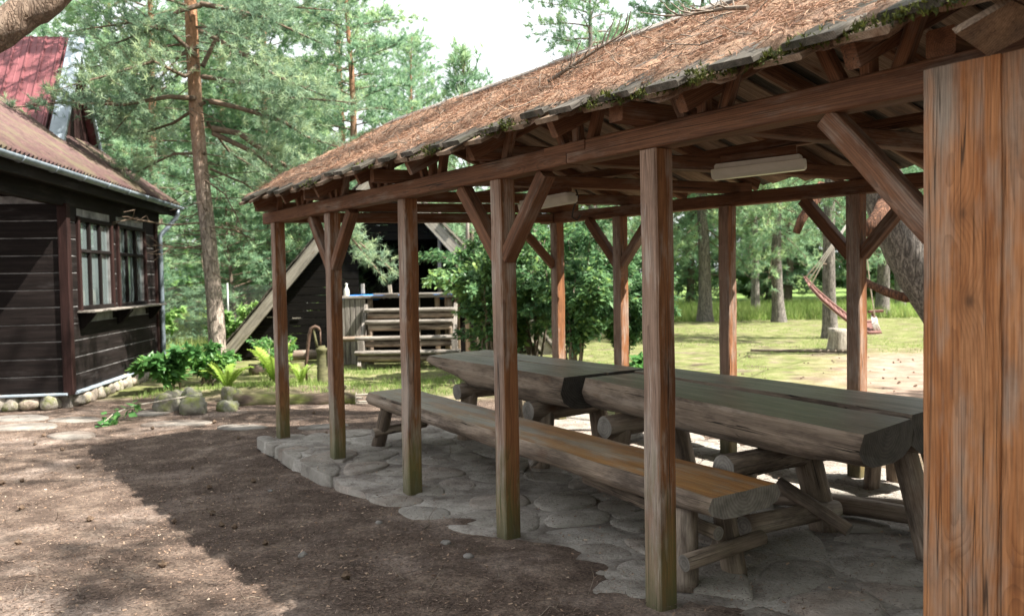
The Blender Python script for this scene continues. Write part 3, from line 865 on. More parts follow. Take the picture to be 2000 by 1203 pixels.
# gable-side wall set back under the eave
LD = Vector((-1, -.15, 0)).normalized(); LN = Vector((LD.y, -LD.x, 0)); LN = -LN if LN.y > 0 else LN
def lp(s, out, z): return HA+LD*s+LN*out+Z3*z
boxw('wall_core', lp(.0, -.12, z0), LD*3.6, LN*.140, Z3*(z1+.1-z0), M['chink'], house)
z = z0
while z < z1-.05:
    plankrow(lp, .07, .95, z, rowh, .012, Z3)
    plankrow(lp, 1.07, 3.5, z, rowh, .012, Z3)
    z += rowh
for fn, s in ((hp, .0), (hp, HL)):
    beam('corner_post', fn(s, .006, z0-.02), fn(s, .006, z1), .13, .13, M['redwood'], house, up=HN, seg=3)
beam('door_post', lp(1.01, .01, z0), lp(1.01, .01, z1+.3), .10, .10, M['redwood'], house, up=LN, seg=3)
# windows
def window(a, b):
    zf = []
    w = beam('window', hp(a-.02, .03, wz0-.005), hp(b+.02, .03, wz0-.005), .07, .06, M['darkwood'], house, up=Z3, seg=1)   # bottom rail carries the rest
    beam('frame', hp(a-.02, .03, wz1+.005), hp(b+.02, .03, wz1+.005), .07, .06, M['darkwood'], w, up=Z3, seg=1)
    for s in (a-.045, b+.045): beam('frame', hp(s, .033, wz0-.04), hp(s, .033, wz1+.04), .08, .07, M['redwood'], w, up=HN, seg=1)
    c1, c2 = a+(b-a)/3, a+2*(b-a)/3; zt = wz0+.82
    for s in (c1, c2): beam('mullion', hp(s, .02, wz0+.02), hp(s, .02, wz1-.02), .045, .05, M['darkwood'], w, up=HN, seg=1)
    beam('transom', hp(a, .024, zt), hp(b, .024, zt), .05, .05, M['darkwood'], w, up=Z3, seg=1)
    edges = [a, c1, c2, b]
    for i in range(3):
        for (p, q) in ((wz0+.02, zt), (zt, wz1-.02)):
            yaw = random.uniform(-.006, .006)
            boxw('pane', hp(edges[i]+.01, -.012+yaw, p), HD*(edges[i+1]-edges[i]-.02)-HN*yaw*1.5, HN*.006, Z3*(q-p), M['glass'], w)
    # sill shelf with brackets
    sb = beam('sill', hp(a-.14, .15, wz0-.055), hp(b+(.42 if a < 1 else .5), .15, wz0-.055), .24, .028, M['greywood'], w, up=Z3, seg=2)
    for s in (a-.06, b+.22):
        me = mesh_from('bracket', [(0, 0, 0), (0, 0, -.22), (0, .05, -.22), (.20, .05, -.02), (.20, 0, 0)][0:0] or
                       [HN*.03-Z3*.0, HN*.03-Z3*.24, HN*.09-Z3*.22, HN*.25-Z3*.03, HN*.25,
                        HD*.035+HN*.03, HD*.035+HN*.03-Z3*.24, HD*.035+HN*.09-Z3*.22, HD*.035+HN*.25-Z3*.03, HD*.035+HN*.25],
                       [(0, 1, 2, 3, 4), (9, 8, 7, 6, 5), (0, 5, 6, 1), (1, 6, 7, 2), (2, 7, 8, 3), (3, 8, 9, 4), (4, 9, 5, 0)], M['darkwood'])
        add('bracket', me, w, Matrix.Translation(hp(s, 0, wz0-.072)))
gm = Mat('window_glass'); gm.color((.16, .20, .20)).rough(.04); gm.b.inputs['Metallic'].default_value = .22; gm.b.inputs['Specular IOR Level'].default_value = 1.0
gm.b.inputs['Coat Weight'].default_value = 1.0; gm.b.inputs['Coat Roughness'].default_value = .02; gm.b.inputs['IOR'].default_value = 1.8
gw = gm.noise(gm.coord((1, 1, .5), 5), 2.2, 2); gm.bump(gw, .06, .05); M['glass'] = gm.m
for a, b in wins: window(a, b)
beam('base_flashing', hp(.02, .05, z0-.012), hp(HL, .05, z0-.012), .12, .03, M['flash'], house, seg=2)
beam('base_flashing', lp(.0, .05, z0-.012), lp(3.5, .05, z0-.012), .12, .03, M['flash'], house, seg=2)
# plinth of field stones
boxw('plinth_core', hp(.02, -.2, hz-.3), HD*(HL-.04), HN*.2, Z3*(z0-.03-hz+.3), M['mortar'], house)
boxw('plinth_core', lp(.02, -.2, hz-.3), LD*3.4, LN*.2, Z3*(z0-.03-hz+.3), M['mortar'], house)
def rock_mesh(name, sx, sy, sz, mat, seed, n=10, m=7, amp=.2):
    V = []; F = []
    for i in range(m+1):
        th = math.pi*i/m
        for k in range(n):
            a = 2*math.pi*k/n
            d = Vector((math.sin(th)*math.cos(a), math.sin(th)*math.sin(a), math.cos(th)))
            e = Vector([math.copysign(abs(c)**.8, c) for c in d])
            q = 1+amp*mnoise.noise(d*1.3+Vector((seed*7.7, 0, 0)))+amp*.5*mnoise.noise(d*3+Vector((seed*3.3, 4, 0)))
            V.append((e.x*sx*q, e.y*sy*q, e.z*sz*q))
    for i in range(m):
        for k in range(n): F.append((i*n+k, (i+1)*n+k, (i+1)*n+(k+1) % n, i*n+(k+1) % n))
    return mesh_from(name, V, F, mat, smooth=True)
for fn, L_, nrm in ((hp, HL, HN), (lp, 2.6, LN)):
    s = .1
    while s < L_:
        w = random.uniform(.13, .27); h = random.uniform(.10, .135)
        c = fn(s+w*.6, .015, hz+.09+random.uniform(-.01, .02))
        add('stone', rock_mesh('stone', w*random.uniform(.58, .72), .12, h*random.uniform(.7, 1.25), M['plinth'], int(s*100), 12, 8, .34), house, frame(c, c+Z3, nrm))
        s += w*1.12
# roof: corrugated sheets, eave at z 3.06 above the gutter
GA = Vector((-6.45, 16.62, 3.06)); GB = Vector((-5.42, 8.3, 3.06)); GD = (GB-GA).normalized(); GN = Vector((GD.y, -GD.x, 0)); GN = -GN if GN.x < 0 else GN
rise = .72; sd = (-GN+Z3*rise).normalized(); rn = GD.cross(sd); rn = rn if rn.z > 0 else -rn
sheetmat = Mat('red_corrugated_sheet')
nA = sheetmat.noise(sheetmat.coord((1, 1, 1)), 1.6, 5, .65); nB = sheetmat.noise(sheetmat.coord((1, 1, 1)), 11, 5, .7)
cc_ = sheetmat.ramp(nB, [(.3, (.055, .032, .03)), (.6, (.11, .062, .056)), (.8, (.18, .12, .105))])
cc_ = sheetmat.mix(sheetmat.maprange(nA, .46, .62), cc_, (.11, .088, .055))
sheetmat.color(cc_).rough(.75).bump(nB, .3, .01); M['sheet'] = sheetmat.m
Ltot = (GB-GA).length; ns = 9
for i in range(ns):
    a0, a1 = Ltot*i/ns, Ltot*(i+1)/ns+.04
    nc = 56; V = []; F = []
    run = 5.2 if i > 0 else 5.2
    for r_ in range(5):
        for c in range(nc+1):
            u_ = a0+(a1-a0)*c/nc
            V.append(GD*u_+sd*(run*r_/4-.05)+rn*(.028*math.sin(u_*2*math.pi/.115)+.004*(i % 2)))
    for r_ in range(4):
        for c in range(nc): F.append((r_*(nc+1)+c, r_*(nc+1)+c+1, (r_+1)*(nc+1)+c+1, (r_+1)*(nc+1)+c))
    o_ = len(V)
    V2 = [v-rn*.012 for v in V]; F2 = [tuple(reversed([q+o_ for q in f])) for f in F]
    edge = [(c+1, c, c+o_, c+1+o_) for c in range(nc)]
    add('roof_sheet', mesh_from('roof_sheet', V+V2, F+F2+edge, M['sheet'], smooth=True), house, Matrix.Translation(GA+Z3*.06))
beam('fascia', GA+GN*-.05-Z3*.10+GD*.02, GB+GN*-.05-Z3*.10, .03, .20, M['darkwood'], house, seg=3)
for k in range(4):
    beam('soffit_board', GA-GN*(.12+.13*k)-Z3*.15+GD*.03, GB-GN*(.12+.13*k)-Z3*.15, .122, .02, M['darkwood'], house, seg=2)
beam('porch_beam', hp(-3.4, -.02, z1+.10), hp(HL+.3, -.02, z1+.10), .10, .26, M['darkwood'], house, seg=3)
beam('gable_frieze', lp(.12, -.05, z1+.27), lp(3.5, -.05, z1+.27), .06, .46, M['darkwood'], house, seg=3)
boxw('rear_wall', hp(HL, -3.4, z0), HN*3.3, HD*-.06, Z3*(z1+.2-z0), M['darkwood'], house)
boxw('ceiling', hp(-.3, -3.4, z1+.16), HD*(HL+.3), HN*3.35, Z3*.03, M['darkwood'], house)
beam('verge_board', GA+sd*0+GD*-.02-rn*.03, GA+sd*3.2+GD*-.02-rn*.03, .03, .16, M['darkwood'], house, up=rn, seg=2)
# gutter: half round trough, brackets, down pipe
V = []; F = []
ng = 8; steps = 24
for i in range(steps+1):
    c = GA.lerp(GB, i/steps)+GN*.055-Z3*.015
    for k in range(ng+1):
        a = math.pi+math.pi*k/ng
        V.append(c+GN*math.cos(a)*.065+Z3*math.sin(a)*.065)
    for k in range(ng+1):
        a = 2*math.pi-math.pi*k/ng
        V.append(c+GN*math.cos(a)*.061+Z3*math.sin(a)*.060)
n = 2*(ng+1)
for i in range(steps):
    for k in range(n): F.append((i*n+k, i*n+(k+1) % n, (i+1)*n+(k+1) % n, (i+1)*n+k))
F.append(tuple(range(n)))
add('gutter', mesh_from('gutter', [v-GA for v in V], F, M['zinc'], smooth=True), house, Matrix.Translation(GA))
for i in range(9):
    c = GA.lerp(GB, (i+.5)/9)+GN*.055-Z3*.015
    pts_ = [c+GN*math.cos(a)*.070+Z3*math.sin(a)*.070 for a in [math.pi*(1+q/6) for q in range(7)]]
    tube('gutter_bracket', pts_, [.008]*7, M['zinc'], house, n=5)
dp = hp(HL-.02, .13, 0)
p0 = GA+GD*.25+GN*.055-Z3*.08
tube('downpipe', [p0, p0-Z3*.10, p0-Z3*.16-GN*.03, Vector((dp.x, dp.y, 2.46)), Vector((dp.x, dp.y, 2.34)), Vector((dp.x, dp.y, .30)), Vector((dp.x, dp.y, .12)), Vector((dp.x, dp.y, .06))+HN*.05, Vector((dp.x, dp.y, .0))+HN*.14-HD*.05],
     [.042]*9, M['zinc'], house, n=12)
# dormer
DA = Vector((-7.28, 13.75, 3.98)); DB = Vector((-7.88, 16.55, 4.12)); ap = (DA+DB)/2; ap.z = 5.92
back = -GN*3.2
def sheet_strip(name, e0, e1, r0, r1, n, mat, thick=.02, rib=True):
    """standing rib panels between eave line e0-e1 and ridge line r0-r1"""
    nrm = (e1-e0).cross(r0-e0).normalized()
    for i in range(n):
        f0, f1 = i/n, (i+1)/n
        a, b, c, d = e0.lerp(e1, f0), e0.lerp(e1, f1-.002), r0.lerp(r1, f1-.002), r0.lerp(r1, f0)
        w = (b-a)
        prof = [(0, .022), (.10, .022), (.14, 0), (.50, 0), (.53, .010), (.57, .010), (.60, 0), (.96, 0), (1, .022)]
        V = [a.lerp(b, x)+nrm*y for x, y in prof]+[d.lerp(c, x)+nrm*y for x, y in prof]
        m_ = len(prof)
        V += [v-nrm*.015 for v in V]
        F = [(q, q+1, m_+q+1, m_+q) for q in range(m_-1)]+[(2*m_+m_+q, 2*m_+m_+q+1, 2*m_+q+1, 2*m_+q) for q in range(m_-1)]
        F += [(0, m_, 3*m_, 2*m_), (m_-1, 3*m_-1, 4*m_-1, 2*m_-1)]
        add(name, mesh_from(name, [v-a for v in V], F, mat), house, Matrix.Translation(a))
redm = Mat('red_ribbed_cladding'); nC = redm.noise(redm.coord((1, 1, 1), 3), 3, 5, .65)
redm.color(redm.ramp(nC, [(.3, (.12, .04, .043)), (.6, (.20, .068, .075)), (.8, (.29, .13, .135))])).rough(.5); M['red'] = redm.m
sheet_strip('dormer_panel', DA+back-Z3*.15, DA-Z3*.15, ap+back, ap, 13, M['red'])
sheet_strip('dormer_panel', DB-Z3*.1, DB+back-Z3*.1, ap, ap+back, 13, M['red'])
for P, w in ((DA, .30), (DB, .12)):
    d = (ap-P); pn = d.cross(GN).normalized()
    beam('dormer_flashing', P+GN*.03-Z3*.1, ap+GN*.03+d.normalized()*.03, .05 if P is DB else .26, .06, M['flash'], house, up=pn, seg=2)
# dark boarded gable, boards vertical
nbd = 14
for i in range(nbd):
    f0, f1 = (i+.06)/nbd, (i+.94)/nbd
    def topz(f): return (DA.lerp(ap, f*2) if f < .5 else ap.lerp(DB, f*2-1)).z
    a, b = DA.lerp(DB, f0), DA.lerp(DB, f1)
    ins = -GN*.14
    P = [a+ins, b+ins, Vector((b.x, b.y, topz(f1)))+ins, Vector((a.x, a.y, topz(f0)))+ins]
    P[0].z -= .3; P[1].z -= .3
    V = P+[p-GN*.02 for p in P]
    add('gable_board', mesh_from('gable_board', [v-P[0] for v in V], [(0, 1, 2, 3), (7, 6, 5, 4), (0, 4, 5, 1), (1, 5, 6, 2), (2, 6, 7, 3), (3, 7, 4, 0)], M['redwood']), house, Matrix.Translation(P[0]))
beam('gable_flashing', DA-Z3*.14+GN*.05, DB-Z3*.02+GN*.05, .10, .02, M['flash'], house, seg=2)

# ------------------------------------------------------------------ A-frame hut, steps, stage
AY = 18.4
hut = empty('a_frame_hut', (-2.8, AY, -.1), 'dark A frame plank hut with pale barge boards behind the water pump', 'hut')
apx = Vector((-2.72, AY, 3.95)); lf_ = Vector((-6.25, AY, -.12)); rf_ = Vector((.85, AY, -.12))
for P, s in ((lf_, -1), (rf_, 1)):
    d = (apx-P).normalized(); nrm = Vector((-d.z, 0, d.x)); nrm = nrm if nrm.z > 0 else -nrm
    beam('barge_board', P-d*.05+Vector((0, -.22, 0)), apx+Vector((0, -.22, 0)), .05, .24, M['paleboard'], hut, up=nrm, seg=4)
    nrow = 16
    for k in range(nrow):
        a = P.lerp(apx, k/nrow)+nrm*(.15+.012*(k % 2)); b = P.lerp(apx, (k+1)/nrow)+nrm*(.15+.012*(k % 2))
        c = (a+b)/2
        beam('roof_plank', c+Vector((0, -.28+random.uniform(-.04, .04), 0)), c+Vector((0, 5, 0)), (b-a).length*1.02, .03, M['roof_board'], hut, up=nrm, seg=2)
# front boarding, leaving the stage opening open
for k in range(22):
    z = -.05+k*.165
    xl = lf_.x+(apx.x-lf_.x)*(z+.12)/4.07+.06; xr = rf_.x+(apx.x-rf_.x)*(z+.12)/4.07-.06
    if xr-xl < .2: break
    if z < 2.3:
        if xl < -3.35: beam('front_plank', (xl, AY+.06, z+.08), (-3.3, AY+.06, z+.08), .03, .158, M['blackwood'], hut, seg=2)
    else:
        beam('front_plank', (xl, AY+.06, z+.08), (xr, AY+.06, z+.08), .03, .158, M['blackwood'], hut, seg=2)
tri = [Vector((-5.9, AY+4.6, -.1)), Vector((.5, AY+4.6, -.1)), Vector((-2.72, AY+4.6, 3.75))]
add('back_wall', mesh_from('back_wall', tri+[p+Vector((0, .05, 0)) for p in tri], [(0, 1, 2), (5, 4, 3), (0, 3, 4, 1), (1, 4, 5, 2), (2, 5, 3, 0)], M['blackwood']), hut)
for x in (-2.15, -1.55, -.95): log('front_pole', (x, AY-.05, 1.2), (x+.03, AY-.05, 3.0), .045, .04, (M['greywood'], M['logend']), hut, n=8, seg=4)
for x in (-5.3, -4.75, -3.98): boxw('slit', (x, AY+.02, .62+.2*((x*7) % 1)), (.18, 0, 0), (0, .012, 0), (0, 0, .02), M['paleboard'], hut)
log('sill_log', (-4.9, AY-.35, .0), (-3.0, AY-.35, .02), .11, .10, LG, hut)
stg = empty('log_stage', (-2.2, 17.4, -.1), 'weathered plank stage in front of the hut at the head of the log steps', 'stage')
SX0, SX1 = -3.45, -.6
for k in range(6):
    beam('deck_plank', (SX0+.02*(k % 2), 17.05+.17*k, 1.235), (SX1, 17.05+.17*k, 1.235), .16, .05, M['greywood'], stg, seg=3)
for x in (-3.35, -2.85, -1.9, -1.25, -.7): log('stage_post', (x, 17.12, -.12), (x, 17.12, 1.2), .06, .06, LG, stg, n=9, seg=4)
for k in range(5): beam('side_plank', (SX0+.06+.105*k, 17.02, -.1), (SX0+.06+.105*k, 17.02, 1.2), .095, .03, M['greywood'], stg, up=(0, 1, 0), seg=2)
for k in range(5): beam('front_plank', (-1.5+.2*k, 17.12, -.1), (-1.5+.2*k, 17.12, 1.2), .10, .03, M['soffit'], stg, up=(0, 1, 0), seg=2)
boxw('shade_board', (-3.4, 17.75, -.1), (2.8, 0, 0), (0, .03, 0), (0, 0, 1.28), M['blackwood'], stg)
stp = empty('log_steps', (-2.1, 16.5, -.1), 'broad flight of grey half log steps climbing to the stage', 'steps')
for k, (y, zt, x0, x1) in enumerate(((16.15, .20, -2.98, -1.0), (16.33, .46, -3.0, -1.05), (16.55, .76, -2.84, -1.15), (16.75, .98, -2.88, -1.1))):
    slab('tread', (x0, y+.14), (x0, y-.13), (x1, y+.14), (x1, y-.13), zt+.03, .075, (M['greywood'], M['greywood'], M['logend']), stp, seg=14, seed=30+k, wob=.02, side_r=.012)
    log('riser_log', (x0+.05, y-.03, zt-.115), (x1-.04, y-.03, zt-.11), .062, .055, LG, stp, n=10, seg=6)
for x in (-2.90, -1.12):
    beam('stringer', (x, 16.05, -.08), (x, 17.0, 1.05), .07, .14, M['greywood'], stp, seg=3)
    beam('stringer_post', (x+.02, 16.2, -.12), (x+.02, 16.2, .42), .12, .10, M['greywood'], stp, up=(0, 1, 0), seg=2)
log('brace_pole', (-2.0, 16.6, .35), (-2.35, 16.6, .08), .035, .03, LG, stp, n=8)
log('step_end_log', (-3.35, 16.40, .44), (-2.7, 16.36, .46), .05, .05, LG, stp, n=9)
# things on the stage
V = []; F = []
for j in range(7):
    for i in range(31):
        x = SX0-.15+3.0*i/30; y = 17.22+.62*j/6
        V.append((x, y, 1.268+.012*float(fbm(x*4, y*5, 2))-(.12*(1-i/3) if i < 3 else 0)-(.10 if j == 0 and i % 7 < 3 else 0)))
for j in range(6):
    for i in range(30): F.append((j*31+i, j*31+i+1, (j+1)*31+i+1, (j+1)*31+i))
n0 = len(V)
V2 = [(x, y, z-.004) for x, y, z in V]
props(add('tarpaulin', mesh_from('tarpaulin', V+V2, F+[tuple(reversed([q+n0 for q in f])) for f in F], M['tarp'], smooth=True)), 'crumpled blue tarpaulin spread over the stage boards', 'tarpaulin')
beam('deck_cover', (-2.75, 17.04, 1.285), (-.75, 17.04, 1.285), .22, .03, M['greywood'], stg, seg=3)
for (x, y, h, a, lb) in ((-2.42, 17.05, .17, .3, 'short pale board end standing in the middle of the stage edge'), (-1.25, 17.1, .18, -.5, 'short pale board end standing on the stage beside the leafy shrub'),
                     (-3.05, 17.5, .20, .1, 'grey board end standing at the back of the stage')):
    o = beam('board_end', (x, y, 1.30), (x-.06*a, y, 1.30+h), .07, .05, M['paleboard'], None, up=(0, 1, 0), seg=2)
    props(o, lb, 'board', 'board ends on the stage')
lat = [(.0, .055), (.10, .055), (.13, .045), (.17, .022), (.22, .022), (.235, .03), (.25, .0)]
V = []; F = []
for z, r_ in lat:
    for k in range(12): V.append((r_*math.cos(k*math.pi/6), r_*math.sin(k*math.pi/6), z))
for i in range(len(lat)-1):
    for k in range(12): F.append((i*12+k, i*12+(k+1) % 12, (i+1)*12+(k+1) % 12, (i+1)*12+k))
props(add('white_jug', mesh_from('white_jug', V, F, M['whiteplastic'], smooth=True), None, Matrix.Translation((-3.32, 17.15, 1.27))), 'small white plastic jug on the corner of the stage beside a post', 'jug')
sb = empty('wooden_bracket', (-3.62, 17.0, 1.22), 'little grey wooden bracket rail at the left corner of the stage', 'bracket')
beam('upright', (-3.58, 17.0, 1.22), (-3.62, 17.0, 1.42), .035, .035, M['paleboard'], sb, up=(0, 1, 0), seg=1)
beam('arm', (-3.66, 17.0, 1.43), (-3.42, 17.0, 1.43), .04, .05, M['paleboard'], sb, seg=1)
beam('foot', (-3.62, 17.0, 1.24), (-3.42, 17.05, 1.24), .035, .035, M['paleboard'], sb, seg=1)

# ------------------------------------------------------------------ hand pump
pb = G(-3.08, 13.75)
pump = empty('hand_pump', pb, 'old mossy hand water pump with long curved rusty handle', 'pump')
pm = Mat('mossy_pump_wood'); nP = pm.noise(pm.coord((1, 1, 3)), 9, 4); pm.color(pm.ramp(nP, [(.3, (.045, .042, .02)), (.6, (.10, .095, .042)), (.8, (.15, .135, .075))])).bump(nP, .4, .01); M['pumpwood'] = pm.m
V = []; F = []
st = [(0, .10), (.06, .098), (.07, .090), (.16, .092), (.17, .086), (.28, .09), (.29, .084), (.40, .088), (.41, .083), (.52, .086), (.54, .098), (.58, .098), (.59, .06), (.62, .05), (.62, 0)]
for z, r_ in st:
    for k in range(16): V.append((r_*math.cos(k*math.pi/8), r_*math.sin(k*math.pi/8), z))
for i in range(len(st)-1):
    for k in range(16): F.append((i*16+k, i*16+(k+1) % 16, (i+1)*16+(k+1) % 16, (i+1)*16+k))
add('barrel', mesh_from('barrel', V, F, M['pumpwood'], smooth=True), pump, Matrix.Translation(pb))
tube('handle', [pb+Vector(q) for q in ((-.02, 0, .86), (-.05, 0, .91), (-.10, 0, .93), (-.16, 0, .90), (-.20, 0, .80), (-.225, 0, .62), (-.25, 0, .40), (-.27, 0, .22), (-.26, 0, .06))], [.018, .026, .030, .034, .032, .028, .024, .02, .018], M['rust'], pump, n=10)
tube('plunger_rod', [pb+Vector(q) for q in ((-.02, 0, .58), (-.02, 0, .88))], [.012, .012], M['rust'], pump, n=8)
tube('fork', [pb+Vector(q) for q in ((-.07, 0, .58), (-.10, 0, .72), (-.12, 0, .88))], [.022, .02, .018], M['pumpwood'], pump, n=8)
tube('spout', [pb+Vector(q) for q in ((.05, 0, .54), (.12, -.02, .55), (.18, -.04, .53), (.20, -.045, .47))], [.035, .033, .03, .03], M['pumpwood'], pump, n=10)

# ------------------------------------------------------------------ vegetation builders
def unit(a): return a/np.maximum(1e-9, np.linalg.norm(a, axis=-1, keepdims=True))
def needles(P, D, k, L, w, g, spread=.9, along=.10, tint=None):
    """P,D (n,3): shoot points and directions -> tri soup with tint"""
    n = len(P)
    if tint is None: tint = g.random(n)
    d = unit(D[:, None, :]*1.0+g.normal(0, spread, (n, k, 3)))
    base = P[:, None, :]+D[:, None, :]*(g.random((n, k, 1))-.4)*along
    side = unit(np.cross(d, g.normal(0, 1, (n, k, 3))))*w/2
    Lr = L*(.65+.7*g.random((n, k, 1)))
    tri = np.stack([base-side, base+side, base+d*Lr], 2).reshape(-1, 3)
    tt = np.repeat(tint[:, None]+g.normal(0, .07, (n, k)), 3, axis=1).reshape(-1)
    return tri, np.clip(tt, 0, 1)
def soup(name, tri, tint, mat):
    F = np.arange(len(tri), dtype=np.int32).reshape(-1, 3)
    return mesh_from(name, tri, F, mat, attrs={'tint': tint})
def quads_leaf(P, D, Nn, L, W, g, tint):
    """pointed leaves: folded kite of two tris; P base, D along, Nn approx normal"""
    side = unit(np.cross(D, Nn)); nn = np.cross(side, D)
    L = L*(.7+.6*g.random((len(P), 1))); Wd = L*W
    mid = P+D*L*.45
    a = P; b = mid+side*Wd-nn*L*.06; c = P+D*L-nn*L*.12; d = mid-side*Wd-nn*L*.06
    tri = np.stack([a, b, c, a, c, d], 1).reshape(-1, 3)
    return tri, np.repeat(tint, 6)

def polyline_sample(pts, f):
    i = min(len(pts)-2, int(f*(len(pts)-1))); q = f*(len(pts)-1)-i
    return pts[i].lerp(pts[i+1], q), (pts[i+1]-pts[i]).normalized()

REP = 2
def foliate(branches, g, rr, twig_d=.28, twig_len=.38, tuft_d=.10, start=.28, min_len=.25):
    """branches: list of (pts, r0). returns twig tubes and tuft arrays"""
    tubes = []; P = []; D = []; T = []
    for pts_, br in branches:
        L = sum((pts_[i+1]-pts_[i]).length for i in range(len(pts_)-1))
        tubes.append((pts_, [max(.006, br*(1-.8*i/(len(pts_)-1))) for i in range(len(pts_))]))
        ntw = max(3, int(L*(1-start)/twig_d*1.6)); bt = rr.uniform(-.15, .15)
        for k in range(ntw+1):
            f = start+(1-start)*k/ntw
            p, d = polyline_sample(pts_, min(.999, f))
            side = d.cross(Vector((0, 0, 1)))
            if side.length < .1: side = Vector((1, 0, 0))
            side.normalize(); s = 1 if k % 2 else -1
            tl = max(min_len, twig_len*L*(1.15-f)*.9)*rr.uniform(.7, 1.3)
            if k == ntw: td = d
            else: td = (d*rr.uniform(.5, 1.0)+side*s*rr.uniform(.5, 1)+Vector((0, 0, rr.uniform(-.25, .55)))).normalized()
            q = [p, p+td*tl*.5+Vector((0, 0, -.02*tl)), p+td*tl+Vector((0, 0, .10*tl))]
            tubes.append((q, [.007, .005, .003]))
            nt = max(2, int(tl/tuft_d))
            for j in range(nt):
                ff = .25+.75*(j+rr.random())/nt
                pp, dd = polyline_sample(q, min(.999, ff))
                o = Vector((rr.gauss(0, 1), rr.gauss(0, 1), rr.gauss(0, 1)))*.05*(1+tl)
                for _r in range(REP):
                    P.append(pp+o*(1+.9*_r)); D.append((dd+Vector((rr.gauss(0, .5), rr.gauss(0, .5), rr.gauss(.35, .4)))).normalized())
                    T.append(.42+bt+rr.gauss(0, .16)+.25*ff*rr.random())
    return tubes, np.array(P), np.array(D), np.clip(np.array(T), 0, 1)

def tubes_mesh(name, tubes, mat, n=5, mn=None):
    parts = []
    for pts_, rad in tubes:
        V, F, ns = tube_arrays(pts_, rad, n, False)
        parts.append((V, F))
    V, F = merge(parts)
    return mesh_from(name, V, np.array(F), mat, smooth=True)

def make_branches(H, cb, cr, nb, rr, trunk, prof, elev=(-.15, .8), droop=.25):
    out = []; az = rr.uniform(0, 6)
    for i in range(nb):
        q = (i+rr.random())/nb; h = cb+(H-cb-.15)*q
        az += 2.4+rr.uniform(-.4, .4)
        L = cr*prof(q)*rr.uniform(.72, 1.2)
        e = elev[0]+(elev[1]-elev[0])*q+rr.uniform(-.15, .15)
        base = trunk(h); d = Vector((math.cos(az)*math.cos(e), math.sin(az)*math.cos(e), math.sin(e)))
        side = Vector((-math.sin(az), math.cos(az), 0)); bend = rr.uniform(-.25, .25)
        pts_ = []
        for k in range(6):
            f = k/5
            pts_.append(base+d*L*f+side*bend*L*f*f+Vector((0, 0, -droop*L*f*f+.20*L*max(0, f-.6)**1.5)))
        out.append((pts_, .008+.009*L))
    return out

def trunk_mesh(name, H, r0_, lean, seed, mat, n=14, seg=16, flare=1.5, top=.12, wob=.06):
    def c(h):
        f = h/H
        return Vector((lean[0]*f+wob*math.sin(h*.9+seed), lean[1]*f+wob*math.cos(h*.7+seed*2), h))
    def r_(h):
        f = h/H
        return r0_*((1-f)*(1-top)+top)*(1+(flare-1)*math.exp(-h/.22))
    V = []; F = []
    for i in range(seg+1):
        h = H*(i/seg)**1.35; p = c(h)-(c(0) if False else Vector((0, 0, 0)))
        for k in range(n):
            a = 2*math.pi*k/n
            q = r_(h)*(1+.09*mnoise.noise(Vector((math.cos(a)*1.8+seed, math.sin(a)*1.8, h*1.6)))+.05*math.exp(-h/.3)*math.sin(a*5+seed))
            V.append(p+Vector((math.cos(a)*q, math.sin(a)*q, -.12 if i == 0 else 0)))
    for i in range(seg):
        for k in range(n): F.append((i*n+k, i*n+(k+1) % n, (i+1)*n+(k+1) % n, (i+1)*n+k))
    return mesh_from(name, V, np.array(F), mat, smooth=True), c

scots = lambda q: (.55+.9*q if q < .4 else .91*math.sqrt(max(0, 1-((q-.4)/.62)**2)))+.06
conic = lambda q: .12+.95*(1-q)**.8*min(1, .45+q*3)

def pine_variant(seed, H, cb, cr, nb, r0_, prof, lean=(0, 0), k=9, L=.15, w=.022, matn='needle_far', bark_='barkfar', elev=(-.15, .8), tuft_d=.13, twig_d=.34, droop=.22, spread=.8):
    rr = random.Random(seed); g = np.random.default_rng(seed)
    tm, c = trunk_mesh('trunk', H, r0_, lean, seed, M[bark_])
    br = make_branches(H, cb, cr, nb, rr, c, prof, elev, droop)
    # a few bare stubs under the crown
    for i in range(7):
        h = rr.uniform(max(.8, cb*.35), cb); az = rr.uniform(0, 6.3); l = rr.uniform(.25, .9)
        b0_ = c(h); d = Vector((math.cos(az), math.sin(az), rr.uniform(-.3, .1)))
        br_dead = ([b0_, b0_+d*l*.5, b0_+d*l+Vector((0, 0, -.08*l))], [.016, .011, .006])
        DEAD.append(br_dead)
    tubes, P, D, T = foliate(br, g, rr, twig_d, .34, tuft_d)
    tubes += DEAD; DEAD.clear()
    bm_ = tubes_mesh('branches', tubes, M['branchbark'], 4)
    tri, tt = needles(P, D, k, L, w, g, spread, .12, T)
    cm = soup('crown', tri, tt, M[matn])
    return tm, bm_, cm
DEAD = []

def place_tree(name, variant, loc, rot, scale, label, group=None, cat='tree'):
    Mx = Matrix.Translation(Vector(loc)) @ Matrix.Rotation(rot, 4, 'Z') @ Matrix.Diagonal((scale[0], scale[0], scale[1], 1))
    e = bpy.data.objects.new(name, None); link(e, None, Mx); props(e, label, cat, group)
    for nm, me in zip(('trunk', 'branches', 'crown'), variant):
        add(nm, me, e, Mx)
    return e

def at(px, py, Y):
    d = fwd+right*((px-1000)/1667)-upv*((py-601.5)/1667)
    return Vector((0, 0, 1.58))+d*(Y/d.y)

